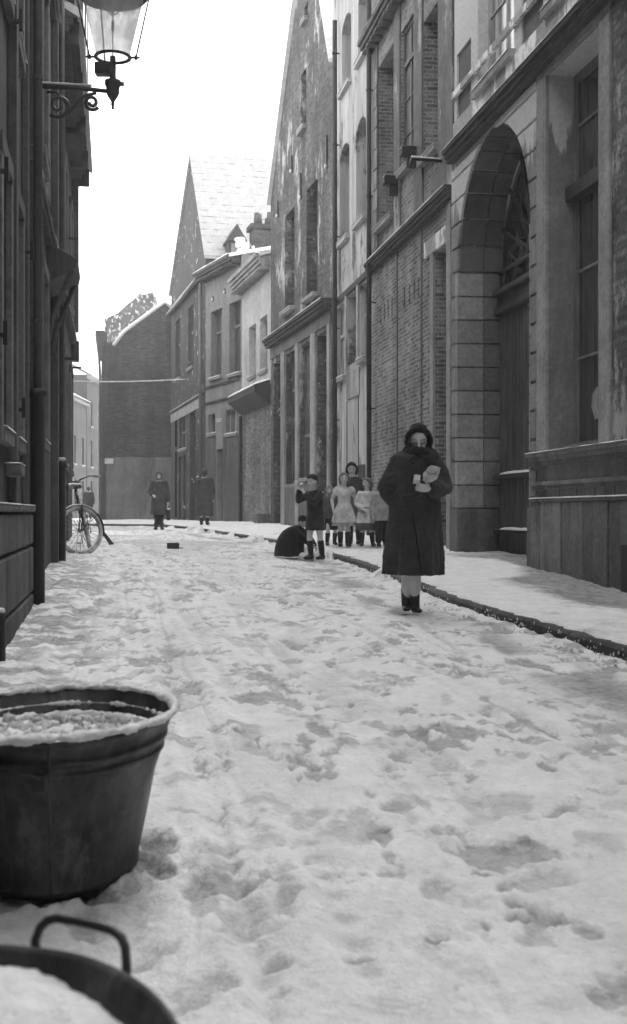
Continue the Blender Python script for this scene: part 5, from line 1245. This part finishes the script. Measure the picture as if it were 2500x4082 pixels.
# ---- the woman in the foreground --------------------------------------------------------------------
wY = 11.0; wX = (1650-CX)/F*wY; k = wY/F
W = thing('person', 'woman in long dark coat and headscarf covering her mouth, walking towards us', 'person', (wX, wY, ZC+(CY-2437)*k), 0)
mb = MB(); q = lambda px, py, y=0.: V((px-1650)*k, y, (2437-py)*k)
for pts, R in (([q(1612, 2060), q(1612, 2170), q(1622, 2250, -.02), q(1622, 2330, .0), q(1622, 2395, .03)], [.085, .075, .056, .052, .034]), ([q(1672, 2060), q(1665, 2170, -.03), q(1652, 2250, -.06), q(1652, 2335, -.05), q(1652, 2400, -.03)], [.085, .075, .056, .052, .034])): mb.limb(pts, R, 14)
mb.limb([q(1650, 2060), q(1655, 1960), q(1660, 1860), q(1660, 1820)], [(.15, .11), (.13, .10), (.165, .11), (.12, .08)], 18, up=(0, -1, 0))
hcW = V(.038, -.045, (2437-1757)*k); hrW = .116
mb.limb([q(1662, 1815), hcW-V(0, -.01, .06)], [.055, .052], 12)
armsW = [[q(1588, 1838), q(1545, 1945, .03), q(1578, 2005, -.03)], [q(1736, 1840), q(1768, 1950, .0), q(1708, 1950, -.23)]]
for i, p in enumerate(armsW): mb.limb([p[0], p[0].lerp(p[1], .5), p[1], p[1].lerp(p[2], .5), p[2]], [.055, .048, .042, .036, .027], 12)
hand(mb, armsW[0][2], (.3, -.1, -.8), (-1, -.3, 0), .17, .6, 1)
hand(mb, armsW[1][2], (-1, -.12, .10), (0, -1, -.25), .17, .62, -1)
TW, MW = head(mb, hcW, hrW, -.06, .32)
mb.melt('body', SKIN, W, .0065, 1)
for s_ in (-1, 1):
    MB().limb([TW(.12*s_, -.78, .0), TW(.28*s_, -.82, -.07), TW(.44*s_, -.68, .0)], hrW*.035, 6).build('eye', EYE, W, True)
    MB().limb([TW(.12*s_, -.84, .24), TW(.30*s_, -.84, .30), TW(.48*s_, -.68, .22)], hrW*.028, 6).build('eyebrow', m_cloth('brow', .09), W, True)
CW = m_cloth('dark_wool_coat', .042, 1.8); mb = MB()
rg_ = [(1790, 1668, .085, .08), (1803, 1664, .165, .115), (1822, 1660, .225, .135), (1850, 1657, .235, .15), (1900, 1655, .225, .155), (1960, 1655, .215, .16), (2010, 1654, .215, .165), (2060, 1652, .225, .17), (2130, 1648, .24, .18), (2200, 1645, .252, .19), (2283, 1643, .262, .20), (2290, 1643, .262, .20)]
fold = lambda a, z: math.sin(7*a+1+1.5*z)+.7*math.sin(13*a+2.3)+.5*math.sin(4*a+z*2)
mb.rings([((cx-1650)*k, 0, (2437-py)*k, rx, ry, .06*max(0, (py-1900)/380)) for py, cx, rx, ry in rg_][::-1], 72, fold=fold)
for p in armsW:
    mb.limb([p[0]+V(0, 0, -.01), p[0].lerp(p[1], .5), p[1], p[1].lerp(p[2], .45), p[1].lerp(p[2], .86)], [.074, .086, .092, .080, .066], 16)
mb.limb([q(1690, 2010), q(1728, 2130), q(1736, 2262)], [(.05, .12), (.045, .13), (.035, .12)], 12, up=(0, -1, 0))
for a, b, c in (((1605, 1985, -.16), (1665, 1975, -.175), .012), ((1545, 1900, -.06), (1590, 1880, -.09), .014), ((1550, 1945, -.07), (1598, 1930, -.08), .013), ((1770, 1905, -.06), (1728, 1925, -.12), .013), ((1620, 1860, -.13), (1612, 1960, -.14), .012)): mb.limb([q(a[0], a[1], a[2]), q(b[0], b[1], b[2])], [c*1.6, c*1.6], 8)
co = mb.melt('coat', CW, W, .0095, 1); noise_disp(co, .014, 8, 3); noise_disp(co, .006, 24, 5)
DK = m_cloth('slit_and_button_dark', .008)
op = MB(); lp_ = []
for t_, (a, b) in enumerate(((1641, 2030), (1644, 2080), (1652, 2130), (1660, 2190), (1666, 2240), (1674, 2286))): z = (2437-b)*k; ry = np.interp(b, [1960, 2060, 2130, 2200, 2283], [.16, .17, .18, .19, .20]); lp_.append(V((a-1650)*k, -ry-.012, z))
op.tube(lp_, [(.004, .012), (.008, .012), (.010, .012), (.010, .012), (.010, .012), (.009, .012)], 6).build('coat_slit_shade', DK, W, True)  # dark strip on the cloth, standing in for the shade in the front slit
for a, b in ((1640, 1850), (1640, 1905), (1640, 1975)): MB().ell(q(a, b, -.165), (.012, .007, .012), 10).build('button', DK, W, True)
cl = MB(); cl.limb([q(1615, 1812, -.10), q(1632, 1830, -.155), q(1645, 1822, -.16)], [(.05, .015), (.04, .014), (.02, .012)], 10, up=(0, -1, 0)).limb([q(1735, 1808, -.08), q(1705, 1826, -.14), q(1680, 1820, -.155)], [(.05, .015), (.04, .014), (.02, .012)], 10, up=(0, -1, 0)).melt('collar', m_cloth('collar_wool', .045), W, .007, 1)
MB().limb([q(1560, 2000, -.14), q(1572, 1998, -.155), q(1578, 2018, -.16)], .008, 6).build('pocket_edge', m_cloth('collar_wool', .045), W, True)
sc_ = MB(); sc_.ell(TW(0, .42, .16), (.100, .100, .125), 22)                      # scarf hood
P = [TW(.88*math.cos(a), -.34-.05*math.sin(a), .04+.92*math.sin(a)) for a in [2*PI*i/28 for i in range(28)]]
sc_.tube(P, [(.026, .030)]*28, 10, closed=True)
sc_.limb([TW(-.5, -.62, -.66), TW(0, -.86, -.72), TW(.5, -.62, -.66)], [.036, .040, .036], 12)
P = [V(.035+.098*math.cos(a), -.015+.115*math.sin(a), 1.392+.012*math.sin(2*a)) for a in [2*PI*i/28 for i in range(28)]]
sc_.tube(P, [(.048, .052)]*28, 12, closed=True)
P = [V(.050+.115*math.cos(a), -.01+.12*math.sin(a), 1.365+.01*math.sin(3*a)) for a in [2*PI*i/28 for i in range(28)]]
sc_.tube(P, [(.035, .030)]*28, 12, closed=True)
sc_.ell(V(.04, .02, 1.42), (.12, .11, .07), 14)
so = sc_.melt('headscarf', m_cloth('dark_woollen_scarf', .018, 1.8), W, .0075, 1); noise_disp(so, .008, 35, 2)
hb_ = MB()
for i in range(46):
    a = random.uniform(.15, PI-.15); p = TW(.72*math.cos(a), -.35+random.uniform(-.2, .5), .10+.98*math.sin(a)); d = (p-Vector(hcW)).normalized()*random.uniform(.015, .035)+V(random.uniform(-.015, .015), 0, 0)
    hb_.tube([p-d*.5, p+d*.3, p+d], [.006, .004, .0015], 5)
hb_.build('fringe', m_cloth('fuzzy_fringe', .035), W, True)
for pts in ([q(1620, 2345, .02), q(1620, 2395, .03), q(1621, 2418, .03)], [q(1652, 2350, -.04), q(1653, 2400, -.03), q(1654, 2422, -.03)]):
    a = pts[-1]; s_ = MB().limb(pts, [.046, .043, .04], 14); s_.limb([a+V(0, .03, -.005), a+V(.0, -.06, -.012), a+V(.02 if pts[0].x > 0 else -.01, -.15, -.016)], [(.038, .03), (.042, .028), (.036, .018)], 12, up=(0, 0, 1)); s_.melt('boot', BOOT, W, .007, 1)
PAPER = m_plain('wrapping_paper', .50, .7, .2, 20)
pk = MB(); pp = [(1682, 1925), (1676, 1898), (1700, 1863), (1722, 1861), (1741, 1871), (1722, 1919), (1700, 1926)]
pq = [q(a, b, -.285) for a, b in pp]; n_ = len(pq); pk.add([v for v in pq]+[v+V(.01, .045, .005) for v in pq], [tuple(range(n_)), tuple(range(2*n_-1, n_-1, -1))]+[(i, i+n_, (i+1) % n_+n_, (i+1) % n_) for i in range(n_)])
wl = W.location
pr_ = thing('paper_parcel', 'crumpled paper parcel held in the crook of the woman\'s arm', 'parcel', tuple(wl+V(.12, -.26, 1.12)))
for i, v in enumerate(pk.v): pk.v[i] = tuple(Vector(v)-V(.12, -.26, 1.12))
noise_disp(noise_disp(pk.melt('wrapping', PAPER, pr_, .006, 1), .018, 16, 4), .008, 45, 2); f_ = MB().limb([q(1690, 1885, -.290)-V(.12, -.26, 1.12), q(1712, 1893, -.292)-V(.12, -.26, 1.12), q(1732, 1884, -.290)-V(.12, -.26, 1.12)], [(.008, .004)]*3, 6).build('folded_edge', m_plain('shaded_paper', .30, .7), pr_, True)
cp_ = thing('paper_packet', 'small white packet gripped in the woman\'s hand', 'packet', tuple(wl+q(1652, 1910, -.27)))
MB().box(-.026, .026, -.02, .02, -.045, .030).build('packet', m_plain('white_paper', .75, .5, .1), cp_, bevel=.006); MB().box(-.027, .027, -.0215, .0215, -.048, -.012).build('wrapper', PAPER, cp_, bevel=.004); cp_.rotation_euler = (0, .12, .2)

# ---- children ---------------------------------------------------------------------------------
def at(px, Y_): return (px-CX)/F*Y_, Y_
LDR = m_cloth('pale_pinafore', .58); LD2 = m_cloth('pale_smock', .62); DKC = m_cloth('dark_sweater', .028); DSK = m_cloth('dark_skirt', .022); GRC = m_cloth('grey_jacket', .20); KG = 'children standing on the pavement'
X, Y = at(1372, 21.2)
r, S, I = person('girl in pale pinafore dress and dark boots, left of the two pale dressed girls', X, Y, .10, 1.25, arms=[[(-.105, 0, .775), (-.165, .02, .63), (-.15, -.04, .49)], [(.105, 0, .775), (.155, .04, .64), (.20, -.02, .50)]], group=KG, boot_h=.19, hair=hair_long(HAIRB, .9), yaw=-.1, bootmat=None)
garment(r, S, I, 'dress', LDR, [(.80, .06, .045), (.775, .115, .06), (.72, .10, .068), (.60, .082, .066), (.52, .12, .095), (.40, .155, .12), (.325, .172, .135)], .22, .048, 8, .06)
garment(r, S, I, 'petticoat', m_cloth('petticoat_band', .40), [(.40, .13, .10), (.33, .15, .115), (.285, .165, .125)], 0, .05, 8, .05, seed=2)
X, Y = at(1462, 21.2)
r, S, I = person('girl in pale long sleeved smock looking sideways, beside the dark coated woman', X, Y, .05, 1.16, group=KG, boot_h=.19, hair=hair_long(HAIRB, 1.1), yaw=-.75, arms=[[(-.105, 0, .775), (-.15, -.01, .62), (-.07, -.12, .55)], [(.105, 0, .775), (.15, .0, .62), (.165, -.04, .48)]], legs=[[(-.05, 0, .49), (-.065, -.01, .27), (-.07, .012, .05), (-.08, -.075, .02)], [(.05, 0, .49), (.065, -.012, .27), (.09, .012, .05), (.10, -.075, .02)]])
garment(r, S, I, 'skirt', m_cloth('grey_underskirt', .10), [(.45, .12, .09), (.32, .15, .12), (.235, .16, .125)], 0, .05, 7, .05)
garment(r, S, I, 'smock', LD2, [(.80, .06, .045), (.775, .12, .06), (.70, .115, .075), (.57, .115, .08), (.55, .11, .08), (.52, .125, .09), (.42, .15, .115), (.335, .162, .125)], .95, .045, 9, .05, seed=1)
MB().tube([(S((.113*math.cos(a), .083*math.sin(a), .565))) for a in [2*PI*i/24 for i in range(24)]], [(.008, .012)]*24, 6, closed=True).build('belt', m_cloth('smock_belt', .25), r, True)
X, Y = at(1413, 21.9)
r, S, I = person('taller dark haired girl in striped sweater and grey skirt behind the pale dressed girls', X, Y, -.15, 1.43, hoff=(-.03, -.02), pitch=.15, group=KG, boot_h=.25, hair=hair_long(HAIRD, .9), yaw=.1)
garment(r, S, I, 'skirt', m_cloth('grey_wool_skirt', .13), [(.60, .085, .065), (.50, .11, .085), (.36, .135, .105), (.28, .15, .115)], 0, .05, 8, .06)
garment(r, S, I, 'sweater', m_cloth('striped_sweater', .03, 1., 9), [(.83, .045, .04), (.795, .11, .055), (.72, .105, .068), (.58, .095, .07), (.55, .09, .068)], .95, .043, 5, .02, seed=3)
X, Y = at(1318, 21.7)
r, S, I = person('small child in light headscarf and grey coat with dark leggings, left of the girls', X, Y, .35, 1.04, group=KG, boot_h=.2, hair=headscarf(m_cloth('pale_scarf', .22)), yaw=-.3, hoff=(-.03, -.02), legs=[[(-.05, .0, .47), (-.07, -.07, .26), (-.05, .03, .05), (-.07, -.05, .02)], [(.05, .0, .47), (.08, -.02, .26), (.10, .08, .06), (.10, .0, .02)]])
garment(r, S, I, 'coat', m_cloth('grey_child_coat', .10), [(.82, .05, .045), (.79, .12, .07), (.70, .12, .085), (.55, .12, .09), (.45, .135, .10)], .95, .05, 5, .03, seed=4)
garment(r, S, I, 'trousers', DSK, [(.49, .11, .085), (.40, .125, .10), (.26, .13, .10)], 0, .05, 3, .05, seed=4)
X, Y = at(1523, 21.0)
r, S, I = person('child in light grey jacket and dark trousers half hidden behind the dark coated woman', X, Y, .2, 1.12, group=KG, boot_h=.2, hair=hair_short(HAIRB), yaw=.2)
garment(r, S, I, 'jacket', m_cloth('light_jacket', .32), [(.82, .05, .045), (.785, .12, .07), (.68, .12, .085), (.55, .125, .09), (.39, .14, .10)], .95, .048, 4, .02, seed=5)
def trou(mb, S):
    for s_ in (-1, 1): mb.limb([S((.05*s_, 0, .48)), S((.055*s_, -.01, .27)), S((.052*s_, .01, .09))], [.075, .065, .055], 12)
garment(r, S, I, 'trousers', DSK, [(.5, .10, .075), (.42, .11, .085)], 0, .05, 3, .0, extra=trou)
# boy with raised arms
X, Y = at(1256, 19.2)
r, S, I = person('boy in dark sweater and shorts raising both arms to his face', X, Y, -.75, 1.30, group=None, boot_h=.21, hair=hair_short(HAIRD), yaw=.1, pitch=.15, hoff=(-.0, -.045),
    legs=[[(-.05, .0, .49), (-.06, -.03, .27), (-.065, .0, .05), (-.075, -.085, .02)], [(.05, .0, .49), (.06, .02, .27), (.07, .05, .05), (.075, -.03, .02)]],
    arms=[[(-.105, -.01, .775), (-.14, -.14, .70), (-.03, -.225, .855)], [(.105, -.01, .775), (.13, -.16, .66), (.02, -.22, .80)]], hands=(.9, .6))
garment(r, S, I, 'sweater', DKC, [(.82, .05, .045), (.785, .115, .07), (.70, .115, .085), (.58, .105, .085), (.53, .11, .085)], .85, .047, 4, .02, seed=6, cy=0)
garment(r, S, I, 'shorts', m_cloth('dark_shorts', .035), [(.57, .10, .082), (.50, .115, .095), (.42, .125, .10), (.345, .13, .10)], 0, .05, 3, .03, seed=6)
M_ = Matrix.Rotation(-.75, 3, 'Z'); p = Vector(r.location)+M_ @ S((-.035, -.285, .905))
sb = MB().ell((0, 0, 0), (.036, .036, .034), 14).build('snowball', SNOW, None, True); sb.location = p; noise_disp(sb, .008, 20)
tag(sb, 'snowball held up in the boy\'s hand', 'snowball')
# crouching child
X, Y = at(1165, 19.9)
r, S, I = person('child crouching in a bulky dark coat and gathering snow at the road edge', X, Y, 1.15, 1.2, boot_h=.13, crouch=.46, hair=hair_short(HAIRD), pitch=.5, hoff=(.0, -.15),
    legs=[[(-.07, .10, .13), (-.09, -.10, .27), (-.09, .04, .05), (-.10, -.05, .02)], [(.07, .10, .13), (.09, -.10, .27), (.09, .04, .05), (.10, -.05, .02)]],
    arms=[[(-.10, -.08, .36), (-.13, -.19, .27), (-.06, -.30, .16)], [(.10, -.08, .36), (.13, -.19, .25), (.06, -.31, .13)]], hands=(.8, .8))
garment(r, S, I, 'coat', m_cloth('bulky_dark_coat', .018), [(.42, .05, .05, 0, -.09), (.395, .12, .10, 0, -.06), (.34, .145, .145, 0, -.02), (.24, .16, .185, 0, .02), (.12, .17, .20, 0, .04), (.01, .175, .205, 0, .05)], .9, .052, 5, .03, seed=7)
# small snow heap the children play with
hp = MB()
for _ in range(14): hp.ell((random.uniform(-.10, .10), random.uniform(-.06, .06), random.uniform(0, .05)), (random.uniform(.04, .07),)*3, 8)
X, Y = at(1222, 19.5); o = hp.melt('snow_heap', SNOW, None, .012, 2); o.location = (X, Y, gz(X, Y)); tag(o, 'little heap of loose snow between the crouching child and the boy', 'snow heap')

# ---- people further up the street ----------------------------------------------------------------
X, Y = at(634, 36.0)
r, S, I = person('hooded figure in a knee length grey coat walking towards us far up the road', X, Y, .1, 1.66, kid=False, boot_h=.1, voxel=.01, arms=[[(-.115, 0, .815), (-.15, .02, .64), (-.10, -.10, .60)], [(.115, 0, .815), (.15, .02, .64), (.155, -.02, .47)]])
garment(r, S, I, 'coat', m_cloth('grey_hooded_coat', .075), [(.84, .05, .045), (.815, .12, .07), (.74, .13, .085), (.60, .118, .085), (.50, .13, .095), (.36, .14, .105), (.265, .145, .11)], .9, .052, 6, .04, voxel=.012, seed=8)
garment(r, S, I, 'trousers', DSK, [(.30, .10, .07), (.2, .085, .07), (.09, .07, .065)], 0, .05, 3, .0, voxel=.012)
hd2 = MB(); T = I['T']; hr = I['hr']; hd2.ell(T(0, .22, .22), (hr*1.05, hr*1.0, hr*1.1), 18)
hd2.tube([T(.78*math.cos(a), -.5, .0+1.0*math.sin(a)) for a in [2*PI*i/20 for i in range(20)]], hr*.2, 8, closed=True).melt('hood', m_cloth('grey_hood', .11), r, .01, 1)
Mz = Matrix.Rotation(.1, 3, 'Z'); p = Vector(r.location)+Mz @ S((.165, -.03, .30))
bg_ = thing('shopping_bag', 'dark bag carried by the hooded figure', 'bag', tuple(p)); MB().box(-.05, .05, -.10, .10, -.22, .08).build('bag', m_cloth('black_oilcloth', .02), bg_, bevel=.02)
MB().tube([(0, -.06, .08), (0, -.03, .19), (0, .03, .19), (0, .06, .08)], .008, 6).build('handle', m_cloth('black_oilcloth', .02), bg_, True); MB().ell((0, -.02, .10), (.05, .08, .04), 10).build('contents', m_plain('white_paper', .75, .5, .1), bg_, True)
X, Y = at(815, 38.0)
r, S, I = person('person in wide grey overcoat seen from behind on the far pavement', X, Y, PI, 1.70, kid=False, boot_h=.1, voxel=.01, hair=headscarf(m_cloth('grey_cap', .07)))
garment(r, S, I, 'overcoat', m_cloth('grey_overcoat', .075), [(.84, .06, .05), (.81, .13, .08), (.70, .145, .10), (.55, .14, .10), (.35, .155, .115), (.16, .165, .12)], .95, .056, 6, .04, voxel=.012, seed=9)
X, Y = at(354, 66.0)
r, S, I = person('dark distant figure in the side street seen beyond the bicycle', X, Y, PI, 1.68, kid=False, boot_h=.1, voxel=.012, hair=headscarf(DSK))
garment(r, S, I, 'overcoat', DSK, [(.84, .06, .05), (.81, .125, .08), (.70, .135, .10), (.55, .13, .10), (.35, .14, .11), (.22, .15, .115)], .95, .052, 6, .04, voxel=.014, seed=9)
# ------------------------------------------------------------------ air full of fine snow and mist
hz = MB().box(-60, 60, -19, 130, -1.5, 19).build('haze', bpy.data.materials.new('mist'), None)
hm = hz.data.materials[0]; hm.use_nodes = True; hm.node_tree.nodes.clear()
o_ = hm.node_tree.nodes.new('ShaderNodeOutputMaterial'); v_ = hm.node_tree.nodes.new('ShaderNodeVolumePrincipled')
v_.inputs['Color'].default_value = g3(.95); v_.inputs['Density'].default_value = .0027; v_.inputs['Anisotropy'].default_value = .2
hm.node_tree.links.new(v_.outputs[0], o_.inputs['Volume']); tag(hz, kind='stuff')
